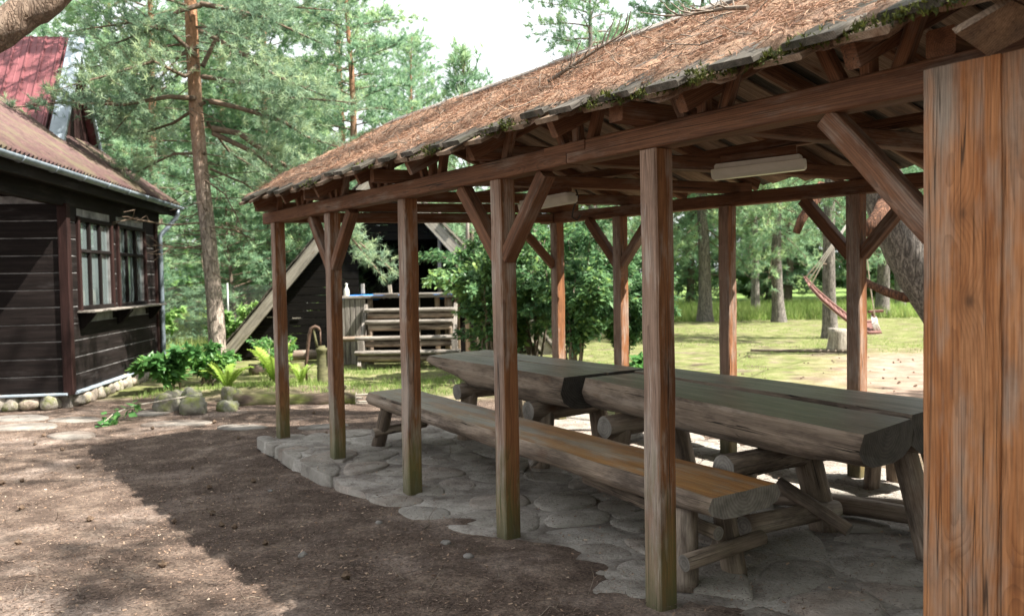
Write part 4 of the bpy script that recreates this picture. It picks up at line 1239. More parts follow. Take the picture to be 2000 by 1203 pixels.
# ------------------------------------------------------------------ tall pine by the house corner
rr = random.Random(21); g = np.random.default_rng(21)
mp0 = G(-5.02, 14.5)
H_ = 13.0
def mtrunk(z): return Vector((-5.02-.055*z+.03*math.sin(z*1.1), 14.5+.02*z, z+mp0.z))
mp = empty('pine_tree', mp0, 'tall slender pine with orange upper bark between the house and the shelter', 'tree')
V = []; F = []; n = 18; segs = 34
for i in range(segs+1):
    h = H_*(i/segs)**1.25; c = mtrunk(h)
    r_ = (.145*(1-.62*h/H_))*(1+.55*math.exp(-h/.25))
    for k in range(n):
        a = 2*math.pi*k/n
        q = r_*(1+.10*mnoise.noise(Vector((math.cos(a)*2, math.sin(a)*2, h*2.2)))+.06*math.exp(-h/.3)*math.sin(a*5))
        V.append(c+Vector((math.cos(a)*q, math.sin(a)*q, -.15 if i == 0 else 0))-mp0)
for i in range(segs):
    for k in range(n): F.append((i*n+k, i*n+(k+1) % n, (i+1)*n+(k+1) % n, (i+1)*n+k))
add('trunk', mesh_from('trunk', V, np.array(F), M['bark'], smooth=True), mp, Matrix.Translation(mp0))
def pb_(lst, y0, y1, r_):
    m_ = len(lst)-1
    return ([at(x, y, y0+(y1-y0)*i/m_) for i, (x, y) in enumerate(lst)], r_)
main_br = [
    pb_([(392, 8), (459, 21), (522, 37), (624, 84)], 14.5, 14.0, .05),
    pb_([(392, 10), (350, 22), (290, 60), (200, 95)], 14.5, 13.9, .05),
    pb_([(410, 198), (462, 210), (552, 237), (600, 268), (672, 292)], 14.5, 14.3, .05),
    pb_([(415, 252), (468, 261), (504, 288), (576, 336), (650, 420), (735, 525)], 14.5, 14.6, .06),
    pb_([(415, 260), (500, 300), (590, 375), (660, 440), (770, 530)], 14.5, 15.0, .05),
    pb_([(381, 192), (330, 189), (240, 205), (120, 200), (10, 212)], 14.5, 13.4, .05),
    pb_([(385, 130), (362, 150), (300, 120), (200, 150), (130, 170)], 14.5, 13.2, .045),
    pb_([(384, 110), (330, 60), (250, 45), (150, 60)], 14.5, 13.6, .045),
    pb_([(390, 60), (450, 90), (540, 150), (640, 190)], 14.5, 13.6, .045),
    pb_([(395, 150), (460, 160), (560, 190), (680, 200)], 14.5, 13.4, .045),
    pb_([(400, 300), (340, 300), (270, 335), (220, 330)], 14.5, 14.9, .03),
    pb_([(410, 330), (480, 360), (530, 400)], 14.5, 15.3, .025),
    pb_([(390, 90), (350, 110), (280, 190), (230, 250)], 14.5, 14.2, .035),
    pb_([(400, 200), (340, 240), (280, 260), (210, 240)], 14.5, 15.4, .035),
    pb_([(405, 240), (450, 300), (520, 340)], 14.5, 15.8, .03),
    pb_([(395, 130), (430, 60), (520, 10), (640, 20)], 14.5, 15.2, .045),
]
main_br += make_branches(12.9, 5.6, 2.5, 30, rr, lambda h: mtrunk(h), scots, (-.1, .7))
tubes, P, D, T = foliate(main_br, g, rr, .17, .36, .065, start=.30)
# bare dead branches low on the trunk
dead = []
for lst, y1 in (([(395, 435), (330, 440), (260, 428), (185, 440)], 13.6), ([(400, 440), (460, 450), (500, 470)], 14.9), ([(398, 350), (440, 380), (470, 440)], 14.2), ([(402, 480), (350, 485), (300, 478)], 14.2)):
    pts_, _ = pb_(lst, 14.5, y1, 0)
    dead.append((pts_, [.018-.013*i/(len(pts_)-1) for i in range(len(pts_))]))
    for k in range(14):
        p, d = polyline_sample(pts_, .25+.74*k/14)
        dd = (d+Vector((rr.gauss(0, .8), rr.gauss(0, .8), rr.gauss(0, .6)))).normalized(); l = rr.uniform(.1, .45)
        m_ = p+dd*l*.5+Vector((rr.gauss(0, .04), 0, rr.gauss(0, .04)))
        dead.append(([p, m_, p+dd*l+Vector((0, 0, rr.uniform(-.1, .05)))], [.007, .005, .003]))
for k in range(90):
    h = rr.uniform(1.6, 6.2); az = rr.uniform(0, 6.3); l = rr.uniform(.15, 1.0)
    p = mtrunk(h); d = Vector((math.cos(az), math.sin(az), rr.uniform(-.45, .25)))
    dead.append(([p, p+d*l*.5+Vector((0, 0, rr.uniform(-.06, .06))), p+d*l+Vector((rr.gauss(0, .1), rr.gauss(0, .1), -.1*l))], [.011, .008, .004]))
o_ = tubes_mesh('branches', [([q-mp0 for q in a], b) for a, b in tubes+dead], M['branchbark'], 5)
add('branches', o_, mp, Matrix.Translation(mp0))
tri, tt = needles(P, D, 15, .115, .014, g, .85, .10, T)
add('crown', soup('crown', tri-np.array(mp0), tt, M['needle']), mp, Matrix.Translation(mp0))

# ------------------------------------------------------------------ pine variants and the wood behind
VAR = {
    'tall0': pine_variant(101, 13, 1.6, 2.5, 84, .16, scots, k=13, L=.19, w=.027, tuft_d=.11, twig_d=.26),
    'tall1': pine_variant(102, 14, 2.4, 2.3, 78, .17, scots, (.5, .2), k=13, L=.19, w=.027, tuft_d=.11, twig_d=.26),
    'tall2': pine_variant(103, 12, 1.0, 2.6, 90, .15, conic, k=13, L=.19, w=.027, tuft_d=.11, twig_d=.26),
    'young0': pine_variant(104, 7, .3, 1.9, 74, .08, conic, k=13, L=.17, w=.025, elev=(.0, .9), tuft_d=.11, twig_d=.26),
    'young1': pine_variant(105, 6, .2, 1.8, 70, .07, conic, k=13, L=.17, w=.025, elev=(.05, 1.0), tuft_d=.11, twig_d=.26),
    'candle': pine_variant(106, 6.5, .8, 1.3, 44, .06, conic, k=13, L=.20, w=.020, elev=(.45, 1.15), tuft_d=.14, twig_d=.34, droop=-.1, spread=.55),
    'lawn0': pine_variant(107, 11, 2.3, 2.6, 70, .22, scots, k=13, L=.18, w=.025, bark_='barkgrey', elev=(-.45, .7), tuft_d=.12, twig_d=.28),
    'lawn1': pine_variant(108, 12, 2.8, 2.4, 70, .20, scots, (.6, -.2), k=13, L=.18, w=.025, bark_='barkgrey', elev=(-.45, .7), tuft_d=.12, twig_d=.28),
}
# pines beyond the house and hut
spots = [
    ('tall2', -4.4, 24.0, .3, (1.05, 1.05), 'full green pine whose edge borders the open sky left of the shelter ridge'),
    ('tall0', -7.2, 25.5, 1.1, (1.05, 1.0), 'pine behind the hut between the sky edge pine and the tall trunk'),
    ('tall1', -9.6, 23.5, 2.0, (1.0, 1.0), 'pine directly behind the tall trunk by the house'),
    ('tall0', -12.2, 26.5, 3.0, (1.1, 1.05), 'pine rising behind the house dormer'),
    ('tall2', -15.5, 25.0, 4.2, (1.1, 1.0), 'pine behind the left part of the red house roof'),
    ('tall1', -6.0, 30.0, 5.0, (1.1, 1.1), 'taller pine in the second row behind the hut'),
    ('tall0', -11.0, 33.0, .6, (1.2, 1.2), 'taller pine in the second row behind the house'),
    ('tall2', -18.5, 33.0, 2.6, (1.2, 1.2), 'farthest left pine in the second row behind the house'),
    ('young0', -9.2, 21.0, 1.0, (.9, .72), 'young bright pine seen between the downpipe and the tall trunk'),
    ('young1', -7.4, 22.5, 2.2, (1.0, .72), 'young bright pine right of the tall trunk above the wire fence'),
    ('young0', -11.5, 24.0, 3.3, (1.1, .8), 'young pine behind the house end wall'),
    ('young1', -5.8, 23.6, 4.0, (.9, .9), 'young pine rising behind the left slope of the hut'),
    ('young0', -8.3, 27.0, 5.1, (1.2, 1.0), 'young pine filling the gap behind the wire fence'),
    ('candle', -1.05, 21.5, .2, (1.45, 1.1), 'young pine with upright candle shoots alone against the white sky'),
    ('young1', .6, 23.5, 1.7, (1.0, .85), 'young pine behind the leafy shrub'),
    ('young0', 2.6, 25.0, 2.9, (1.0, .7), 'young pine seen through the back posts beside the shrub'),
]
for v, x, y, rot, sc, lb in spots: place_tree('pine_tree', VAR[v], G(x, y), rot, sc, lb)
lawn_spots = [
    ('lawn0', 2.25, 23.5, .4, (.78, .98), 'pine whose top stands left of all others above the shelter ridge'),
    ('lawn1', 5.35, 30.2, 1.3, (1.0, 1.15), 'lawn pine with straight trunk just right of the middle front post'),
    ('lawn0', 6.62, 29.5, 5.6, (1.05, 1.2), 'lawn pine with the thickest pale trunk left of the third back post'),
    ('lawn1', 10.13, 35.4, 2.2, (.9, 1.2), 'slim lawn pine standing farthest back on the grass'),
    ('lawn0', 8.96, 28.7, 3.4, (.92, 1.1), 'dark slim lawn pine left of the hammock'),
    ('lawn1', 7.95, 21.2, 4.4, (.85, 1.05), 'grey trunked pine right behind the hammock and stump'),
    ('lawn0', 13.5, 31.0, .9, (1.1, 1.1), 'lawn pine behind the bent orange branch on the right'),
    ('lawn1', 16.5, 36.0, 2.9, (1.1, 1.1), 'far lawn pine close to the boarded wall edge'),
]
for v, x, y, rot, sc, lb in lawn_spots: place_tree('pine_tree', VAR[v], G(x, y), rot, sc, lb)
k = 0
wr = random.Random(77)
for row, (yy, step) in enumerate(((46, 5.0), (58, 6.0), (74, 7.5))):
    x = -yy*.72
    while x < yy*.95:
        gap = -.115*yy < x < .06*yy
        v = wr.choice(['tall0', 'tall2', 'young0', 'tall1'] if not gap else ['young0', 'young1'])
        sc = wr.uniform(.95, 1.35)*(1+row*.12); sz = sc*wr.uniform(.9, 1.1)
        if v.startswith('young'): sc *= 1.35; sz = sc*1.0
        if gap: sz = min(sz, 1.15)
        place_tree('pine_tree', VAR[v], G(x+wr.uniform(-1.5, 1.5), yy+wr.uniform(-3, 3)), wr.uniform(0, 6.3), (sc, sz), 'pine in the distant wood beyond the meadow', 'pines of the distant wood')
        x += step*wr.uniform(.7, 1.2)

for v, x, y, rot, sc, lb in (('tall2', 5.0, 41, .2, (1.2, .95), 'dense pine at the wood edge seen left of the third back post'), ('tall0', 9.0, 43, 1.2, (1.3, 1.0), 'dense pine at the wood edge right of the third back post'),
        ('young0', 13.2, 44, 2.2, (1.5, 1.1), 'bushy young pine behind the slim lawn pines'), ('tall2', 13.6, 42, 3.2, (1.3, 1.0), 'dense pine at the wood edge left of the hammock rope'), ('young1', 18.5, 44, 4.2, (1.6, 1.2), 'bushy young pine behind the hammock'),
        ('tall2', 18.0, 41, 5.2, (1.3, 1.0), 'dense pine at the wood edge behind the last back post'), ('young0', 23, 44, .9, (1.6, 1.2), 'bushy young pine behind the leaning trunk'), ('tall0', 22.0, 42, 1.9, (1.3, 1.1), 'dense pine far behind the leaning trunk'),
        ('young1', 9.4, 43, 2.0, (1.3, .9), 'bushy young pine left of the slim lawn pines'), ('tall0', 2.2, 42, 2.5, (1.1, .85), 'dense pine at the wood edge behind the shrubs')):
    place_tree('pine_tree', VAR[v], G(x, y), rot, sc, lb)
er = random.Random(41)  # unseen pines added right and behind to darken the post sides
for k, (x, y) in enumerate(((14, 7), (16.5, 3.5), (14.5, 0), (17, -3.5), (14, -7), (16, -11), (11, -10), (6.5, -10.5), (2, -12), (-3, -10.5), (-7.5, -12), (-12, -9), (19, 9), (20, -1), (9, -14), (-1, -16))):
    place_tree('pine_tree', VAR[('tall0', 'tall2', 'tall1', 'young0')[k % 4]], G(x, y), er.uniform(0, 6.3), (er.uniform(1.15, 1.45), er.uniform(1, 1.2)), 'pine of the surrounding wood added out of view to cut sky light', 'unseen pines cutting sky light')
# broad-leaved bushes at the wood's edge
def bush_variant(seed, Rr, Hh, n, L, W, matn, lowcut=.05):
    g = np.random.default_rng(seed); rr = random.Random(seed)
    tubes = []; P = []; D = []; T = []
    for s in range(max(5, int(n/900))):
        az = rr.uniform(0, 6.3); l = rr.uniform(.55, 1); tip = Vector((math.cos(az)*Rr*l, math.sin(az)*Rr*l, Hh*rr.uniform(.45, 1)))
        q = [Vector((rr.gauss(0, .08), rr.gauss(0, .08), -.05))]
        for f in (.25, .5, .75, 1):
            q.append(Vector((tip.x*f**1.4, tip.y*f**1.4, tip.z*(1-(1-f)**1.6)))+Vector((rr.gauss(0, .05), rr.gauss(0, .05), rr.gauss(0, .04)))*Rr)
        tubes.append((q, [.022, .018, .013, .008, .004]))
        bt = rr.uniform(-.22, .22)
        for t_ in range(9):
            p, d = polyline_sample(q, .28+.71*t_/9)
            dd = (d+Vector((rr.gauss(0, .7), rr.gauss(0, .7), rr.gauss(0, .5)))).normalized(); tl = Rr*rr.uniform(.2, .5)
            tw = [p, p+dd*tl*.6, p+dd*tl+Vector((0, 0, -.12*tl))]
            tubes.append((tw, [.007, .005, .003]))
            m_ = int(n/max(5, int(n/900))/9)
            for j in range(m_):
                pp, d2 = polyline_sample(tw, rr.random()*.999)
                P.append(pp+Vector((rr.gauss(0, .035), rr.gauss(0, .035), rr.gauss(0, .035)))*Rr)
                D.append(Vector((rr.gauss(0, .6)+d2.x, rr.gauss(0, .6)+d2.y, rr.gauss(-.15, .45))).normalized())
                T.append(.42+bt+rr.gauss(0, .17)+(.25 if rr.random() < .12 else 0))
    P = np.array(P); D = np.array(D); Nn = unit(g.normal(0, .45, P.shape)+np.array([0, 0, 1]))
    tri, tt = quads_leaf(P, D, Nn, L, W, g, np.clip(np.array(T), 0, 1))
    return tubes_mesh('stems', tubes, M['twig'], 5), soup('foliage', tri, tt, M[matn])
def place_bush(name, variant, loc, rot, scale, label, group=None, cat='shrub'):
    Mx = Matrix.Translation(Vector(loc)) @ Matrix.Rotation(rot, 4, 'Z') @ Matrix.Diagonal((scale[0], scale[0], scale[1], 1))
    e = bpy.data.objects.new(name, None); link(e, None, Mx); props(e, label, cat, group)
    add('stems', variant[0], e, Mx); add('foliage', variant[1], e, Mx)
    return e
elder0 = bush_variant(201, 1.25, 2.7, 15000, .105, .22, 'elder'); elder1 = bush_variant(202, 1.15, 2.3, 13000, .105, .22, 'elder')
place_bush('leafy_shrub', elder0, G(.95, 13.6), .4, (.95, 1.0), 'tall leafy green shrub behind the far tables, right half')
place_bush('leafy_shrub', elder1, G(-.35, 14.1), 2.2, (1.0, 1.0), 'bluish leafy shrub hanging over the right end of the log steps')
place_bush('leafy_shrub', elder1, G(.35, 14.9), 4.0, (1.15, 1.12), 'leafy shrub at the back between the other two')
place_bush('leafy_shrub', elder0, G(1.9, 14.6), 5.0, (.8, .85), 'bright leafy shrub right of the second back post')
broad0 = bush_variant(203, 1.6, 2.6, 3600, .20, .30, 'broad'); broad1 = bush_variant(204, 1.4, 2.0, 3000, .18, .30, 'broad')
br_ = random.Random(9)
for k in range(46):
    yy = br_.uniform(41, 52); x = br_.uniform(-.62*yy, .72*yy)
    place_bush('wood_edge_bush', (broad0, broad1)[k % 2], G(x, yy), br_.uniform(0, 6), (br_.uniform(.9, 1.6), br_.uniform(.8, 1.5)), 'bright green bush along the far edge of the meadow', 'bushes at the edge of the wood')
for x, y, s, lb in ((-8.6, 19.6, .8, 'low bright bush beyond the house corner'), (-6.7, 20.6, .7, 'low bright bush beside the wire fence'), (-10.5, 22.5, 1.0, 'leafy bush behind the house end')):
    place_bush('leafy_shrub', broad1, G(x, y), x, (s, s*.8), lb)

# ------------------------------------------------------------------ big leaning pine behind the boarded wall, and shade pines
def bent_tree(name, pts_, rad, mat, label, crown_c, crown_r, nbr, seed, limb=None, k=9):
    rr = random.Random(seed); g = np.random.default_rng(seed)
    b = Vector(pts_[0]); e = empty(name, b, label, 'tree')
    P_ = []; Rd = []
    for i in range(len(pts_)-1):
        for f in (0, .25, .5, .75):
            a0 = Vector(pts_[max(0, i-1)]); a1 = Vector(pts_[i]); a2 = Vector(pts_[i+1]); a3 = Vector(pts_[min(len(pts_)-1, i+2)])
            P_.append(.5*((2*a1)+(a2-a0)*f+(2*a0-5*a1+4*a2-a3)*f*f+(-a0+3*a1-3*a2+a3)*f**3)); Rd.append(rad[i]+(rad[i+1]-rad[i])*f)
    P_.append(Vector(pts_[-1])); Rd.append(rad[-1])
    V, F, ns = tube_arrays(P_, Rd, 20, True, .05, seed)
    add('trunk', mesh_from('trunk', [v-b for v in V], F, mat, smooth=True), e, Matrix.Translation(b))
    br = []
    for i in range(nbr):
        f = .55+.45*(i+rr.random())/nbr
        p, d = polyline_sample(P_, min(.999, f))
        tgt = Vector(crown_c)+Vector((rr.gauss(0, .5)*crown_r[0], rr.gauss(0, .5)*crown_r[0], rr.gauss(0, .5)*crown_r[1]))
        m_ = p.lerp(tgt, .5)+Vector((rr.gauss(0, .2), rr.gauss(0, .2), .3))
        br.append(([p, p.lerp(m_, .5), m_, m_.lerp(tgt, .5)+Vector((0, 0, .1)), tgt], .05))
    tubes, P, D, T = foliate(br, g, rr, .30, .36, .11, start=.40)
    for lp_, r0l, r1l in (limb or []):
        lv = [Vector(q) for q in lp_]; m_ = len(lv)-1
        V, F, ns = tube_arrays(lv, [r0l+(r1l-r0l)*i/m_ for i in range(m_+1)], 12, True, .08, 3)
        add('limb', mesh_from('limb', [v-b for v in V], F, M['orangebark'], smooth=True), e, Matrix.Translation(b))
    add('branches', tubes_mesh('branches', [([q-b for q in a], c) for a, c in tubes], M['branchbark'], 4), e, Matrix.Translation(b))
    tri, tt = needles(P, D, k, .15, .02, g, .85, .12, T)
    add('crown', soup('crown', tri-np.array(b), tt, M['needle']), e, Matrix.Translation(b))
    return e
bent_tree('leaning_pine', [at(1990, 800, 10.0), at(1900, 680, 10.0), at(1815, 560, 10.0), at(1765, 470, 10.0), at(1725, 370, 10.0), (3.6, 9.9, 4.2), (2.5, 9.7, 6.5), (1.8, 9.6, 8.6)], [.36, .30, .27, .26, .25, .22, .17, .08], M['barkgrey'],
          'massive grey barked pine leaning behind the boarded wall', (.8, 9.6, 8.6), (2.6, .9), 9, 301,
          limb=[([at(1800, 575, 10.1), at(1770, 582, 10.1), at(1735, 572, 10.2), at(1700, 556, 10.3), at(1660, 530, 10.6)], .065, .04),
                ([at(1735, 385, 9.9), at(1718, 420, 9.7), at(1700, 440, 9.6), at(1690, 460, 9.6)], .10, .05),
                ([at(1610, 360, 11.5), at(1585, 400, 11.5), at(1565, 430, 11.5), at(1555, 455, 11.5)], .08, .05)])
bent_tree('leaning_pine', [(-6.4, 5.0, -.1), (-5.6, 5.5, 1.9), at(-60, 95, 6.0), at(45, 28, 6.1), at(130, -40, 6.2), (-2.0, 6.6, 5.4), (-1.2, 7.0, 7.2)], [.24, .20, .125, .115, .11, .09, .05], M['barkfar'],
          'rough barked pine leaning into the top left corner', (-2.4, 7.0, 7.6), (1.5, .8), 5, 302)
bent_tree('shade_pine', [(5.6, .8, 0), (5.3, 1.0, 4), (4.9, 1.4, 8), (4.7, 1.8, 10.6)], [.22, .18, .14, .06], M['bark'],
          'tall pine out of view right of the boarded wall, dappling the yard', (4.4, 3.2, 9.6), (2.6, 1.0), 7, 303)
bent_tree('shade_pine', [(7.4, 4.2, 0), (7.2, 4.4, 5), (6.6, 4.9, 10), (6.3, 5.2, 13)], [.24, .2, .15, .06], M['bark'],
          'taller pine out of view behind the boarded wall, shading the yard', (5.6, 5.6, 12.0), (2.8, 1.2), 5, 304)
bent_tree('shade_pine', [(5.2, -2.4, 0), (5.0, -2.2, 5), (4.6, -1.4, 9), (4.4, -.8, 11)], [.22, .18, .14, .06], M['bark'],
          'pine out of view behind the photographer, shading the nearest dirt', (4.0, .2, 10.0), (2.2, 1.0), 6, 305)

# ------------------------------------------------------------------ needles, twigs and moss on the shelter roof
ns_, nq_ = 230, 46
S = np.linspace(.004, .80, ns_); Q = np.linspace(.012, .93, nq_)
SS, QQ = np.meshgrid(S, Q)
EFa, EFb, RGa, RGb = [np.array(v) for v in (EF0, EF1, RG0, RG1)]
rnrm = np.array((EF1-EF0).cross(RG0-EF0).normalized()); rnrm = rnrm if rnrm[2] > 0 else -rnrm
def roofarr(s, q, lift):
    e = EFa+(EFb-EFa)*s[..., None]; r_ = RGa+(RGb-RGa)*s[..., None]
    p = e+(r_-e)*q[..., None]; p[..., 2] += .012*np.sin(s*31)*(1-q)
    return p+rnrm*np.asarray(lift)[..., None]
liftA = .062+.020*fbm(SS*42, QQ*8, 1)+.016*fbm(SS*130, QQ*24, 4)+.012*np.sin(SS*33*2*np.pi)-.035*np.clip((.07-QQ)/.07, 0, 1)
liftA[0, :] -= .03; liftA[-1, :] -= .03
P_ = roofarr(SS, QQ, liftA)
idx = np.arange(ns_*nq_).reshape(nq_, ns_)
Fq = np.stack([idx[:-1, :-1], idx[:-1, 1:], idx[1:, 1:], idx[1:, :-1]], -1).reshape(-1, 4)
nm_ = Mat('needle_mat'); co = nm_.coord()
f1 = nm_.noise(co, 70, 4, .8); f2 = nm_.noise(co, 3.2, 5, .65)
c = nm_.ramp(f2, [(.3, (.17, .125, .095)), (.5, (.30, .195, .135)), (.68, (.42, .275, .185))])
c = nm_.mix(.85, c, nm_.ramp(f1, [(.3, (.4, .38, .36)), (.52, (1, 1, 1)), (.72, (1.5, 1.4, 1.3))]), 'MULTIPLY')
nm_.color(c).rough(.95).bump(f1, .9, .03); M['mat'] = nm_.m
lit = add('needle_cover', mesh_from('needle_cover', P_.reshape(-1, 3), Fq, M['mat'], smooth=True)); props(lit, 'thick brown carpet of fallen pine needles covering the shelter roof', 'needles', kind='stuff')
g = np.random.default_rng(55)
def litter_on_roof(n, L, w, mat, name, lab, cat, tint_mu=.5, tint_sd=.25, lift=.074):
    s = g.random(n)**.75*.8; q = .02+.92*g.random(n)
    keep = fbm(s*42, q*8, 1)+g.normal(0, .5, n) > -.6
    s, q = s[keep], q[keep]; n = len(s)
    p = roofarr(s, q, lift+.02*fbm(s*42, q*8, 1)+.006*g.random(n))
    d = unit(np.cross(g.normal(0, 1, (n, 3)), rnrm)+rnrm*g.normal(.05, .22, (n, 1)))
    sd_ = unit(np.cross(d, rnrm+g.normal(0, .5, (n, 3))))*w/2
    Lr = L*(.5+g.random((n, 1)))
    tri = np.stack([p-sd_, p+sd_, p+d*Lr], 1).reshape(-1, 3)
    tt = np.clip(np.repeat(g.normal(tint_mu, tint_sd, n), 3), 0, 1)
    o = add(name, soup(name, tri, tt, mat)); props(o, lab, cat, kind='stuff'); return o
litter_on_roof(52000, .075, .0045, M['drynd'], 'loose_needles', 'loose rusty pine needles strewn over the shelter roof', 'needles')
def twig_soup(n, sampler, lens, rad, rr):
    tubes = []
    for i in range(n):
        p, nrm = sampler(rr)
        a = Vector((rr.gauss(0, 1), rr.gauss(0, 1), rr.gauss(0, 1))); a = (a-nrm*a.dot(nrm)).normalized()
        L = rr.uniform(*lens); b = a.cross(nrm)
        pts_ = [p, p+a*L*.35+nrm*rr.uniform(0, .03)+b*rr.uniform(-.05, .05)*L, p+a*L*.7+nrm*rr.uniform(0, .07)+b*rr.uniform(-.15, .15)*L, p+a*L+nrm*rr.uniform(0, .10)]
        r_ = rr.uniform(*rad); tubes.append((pts_, [r_, r_*.85, r_*.65, r_*.35]))
        for k in range(rr.randint(0, 4)):
            q, d = polyline_sample(pts_, rr.uniform(.3, .95)); dd = (d*.6+b*rr.choice((-1, 1))*rr.uniform(.4, 1)+nrm*rr.uniform(0, .7)).normalized(); l = L*rr.uniform(.15, .4)
            tubes.append(([q, q+dd*l*.5, q+dd*l+nrm*.02], [r_*.5, r_*.4, r_*.2]))
    return tubes
def roof_sampler(rr):
    s = rr.random()**.8*.75; q = rr.uniform(.05, .9)
    return roofpt(0, s, q, .092), Vector(rnrm)
rr = random.Random(91)
o = add('roof_twigs', tubes_mesh('roof_twigs', twig_soup(110, roof_sampler, (.08, .32), (.002, .0045), rr), M['twig'], 4)); props(o, 'grey dead twigs lying among the needles on the shelter roof', 'twigs', kind='stuff')
def fallen_branch(p, nrm, a, L, label, sd):
    rr = random.Random(sd); nrm = Vector(nrm); a = Vector(a); a = (a-nrm*a.dot(nrm)).normalized(); b = a.cross(nrm); p = Vector(p)
    e = empty('fallen_branch', p, label, 'branch')
    pts_ = [p, p+a*L*.3+nrm*.03+b*.04*L, p+a*L*.6+nrm*.06-b*.06*L, p+a*L+nrm*.09]
    tube('stem', pts_, [.013, .011, .008, .004], M['twig'], e, n=7)
    tubes = []
    for k in range(16):
        q, d = polyline_sample(pts_, .2+.78*k/16); dd = (d*.7+b*rr.choice((-1, 1))*rr.uniform(.4, 1.1)+nrm*rr.uniform(.1, 1.0)).normalized(); l = L*rr.uniform(.12, .34)
        m_ = q+dd*l*.5+nrm*rr.uniform(-.02, .02)
        tubes.append(([q, m_, q+dd*l+b*rr.uniform(-.05, .05)], [.006, .004, .002]))
    o = add('twigs', tubes_mesh('twigs', [([x-p for x in t], r_) for t, r_ in tubes], M['twig'], 4), e, Matrix.Translation(p)); o['kind'] = 'stuff'
    return e
for s, q, a, L, lb in ((.50, .52, (-.55, .83, 0), .5, 'grey dead branch lying high on the middle of the shelter roof'), (.60, .50, (.6, -1, -.2), .45, 'forked dead branch on the roof nearer the boarded wall'),
                       (.38, .40, (1, -.4, 0), .6, 'dark dead branch low on the shelter roof above the joint of the plate'), (.68, .35, (-.2, -1, 0), .4, 'dead branch with curled twigs on the roof above the boarded wall')):
    fallen_branch(roofpt(0, s, q, .10), rnrm, a, L, lb, int(s*100))
# moss cushions along the eave board ends
rr = random.Random(17); Pm = []; Tm = []
for s0, wdt, dens in ((.655, .9, 1.3), (.60, .4, 1), (.555, .5, 1.2), (.51, .35, .9), (.74, .8, 1.4), (.43, .35, .7), (.36, .3, .6), (.27, .3, .5), (.80, .6, 1.3), (.18, .25, .5)):
    for k in range(int(480*dens*wdt)):
        s = s0+rr.gauss(0, .32)*wdt/11.2; q = abs(rr.gauss(0, .028))-.018
        h = .045*math.exp(-((s-s0)*11.2/wdt/.3)**2)
        Pm.append(np.array(roofpt(0, s, q, .035+rr.uniform(-.03, h*.6)))); Tm.append(rr.gauss(.5, .22))
Pm = np.array(Pm); tri, tt = needles(Pm, np.tile(rnrm, (len(Pm), 1)), 4, .018, .008, g, .7, .01, np.clip(np.array(Tm), 0, 1))
o = add('eave_moss', soup('eave_moss', tri, tt, M['moss']), sh); o['kind'] = 'stuff'

# ------------------------------------------------------------------ litter on the yard
def on_floor(x, y): return np.array([inside(poly, a, b) for a, b in zip(x, y)])
def ground_litter(n, xr, yr, L, w, mat, name, lab, cat, mu=.45, sd=.25, yp=1.7, floor_keep=.35, thin=.0):
    y = yr[0]+(yr[1]-yr[0])*g.random(n)**yp; x = (xr[0]+(xr[1]-xr[0])*g.random(n))
    x = x*np.clip(.35+y/9, .35, 1.1)
    keep = (fbm(x*1.3, y*1.3, 11)+g.normal(0, .6, n) > -.5)
    x, y = x[keep], y[keep]
    fl = on_floor(x, y); keep = (~fl) | (g.random(len(x)) < floor_keep)
    x, y, fl = x[keep], y[keep], fl[keep]; n = len(x)
    z = np.where(fl, .016, gz(x, y))+.004
    p = np.stack([x, y, z], 1)
    d = unit(np.stack([g.normal(0, 1, n), g.normal(0, 1, n), g.normal(.05, .16, n)], 1))
    sd_ = unit(np.cross(d, np.array([0, 0, 1.])+g.normal(0, .4, (n, 3))))*w/2
    Lr = L*(.5+g.random((n, 1)))
    if thin:
        tri = np.stack([p-sd_, p+sd_, p+d*Lr+sd_*.6, p-sd_, p+d*Lr+sd_*.6, p+d*Lr*.9-sd_*.6], 1).reshape(-1, 3); r_ = 6
    else:
        tri = np.stack([p-sd_, p+sd_, p+d*Lr], 1).reshape(-1, 3); r_ = 3
    tt = np.clip(np.repeat(g.normal(mu, sd, n), r_), 0, 1)
    o = add(name, soup(name, tri, tt, mat)); props(o, lab, cat, kind='stuff'); return o
ground_litter(330000, (-6.2, 4.2), (1.9, 12), .026, .0042, M['groundnd'], 'ground_needles', 'brown pine needles scattered over the dirt yard', 'needles')
ground_litter(22000, (-6, 4.5), (1.9, 12), .017, .010, M['chips'], 'bark_chips', 'bark flakes and leaf scraps scattered over the dirt yard', 'debris', .30, .26, 1.7, .45, 1)
def yard_sampler(rr):
    y = 2.0+9*rr.random()**1.6; x = rr.uniform(-4.8, 1.6)*(.35+y/10)
    return Vector((x, y, max(float(gz(x, y)), .01 if inside(poly, x, y) else -9)+.006)), Vector((0, 0, 1))
o = add('ground_twigs', tubes_mesh('ground_twigs', twig_soup(130, yard_sampler, (.05, .22), (.002, .004), random.Random(4)), M['twig'], 4)); props(o, 'small dry twigs scattered over the dirt yard', 'twigs', kind='stuff')
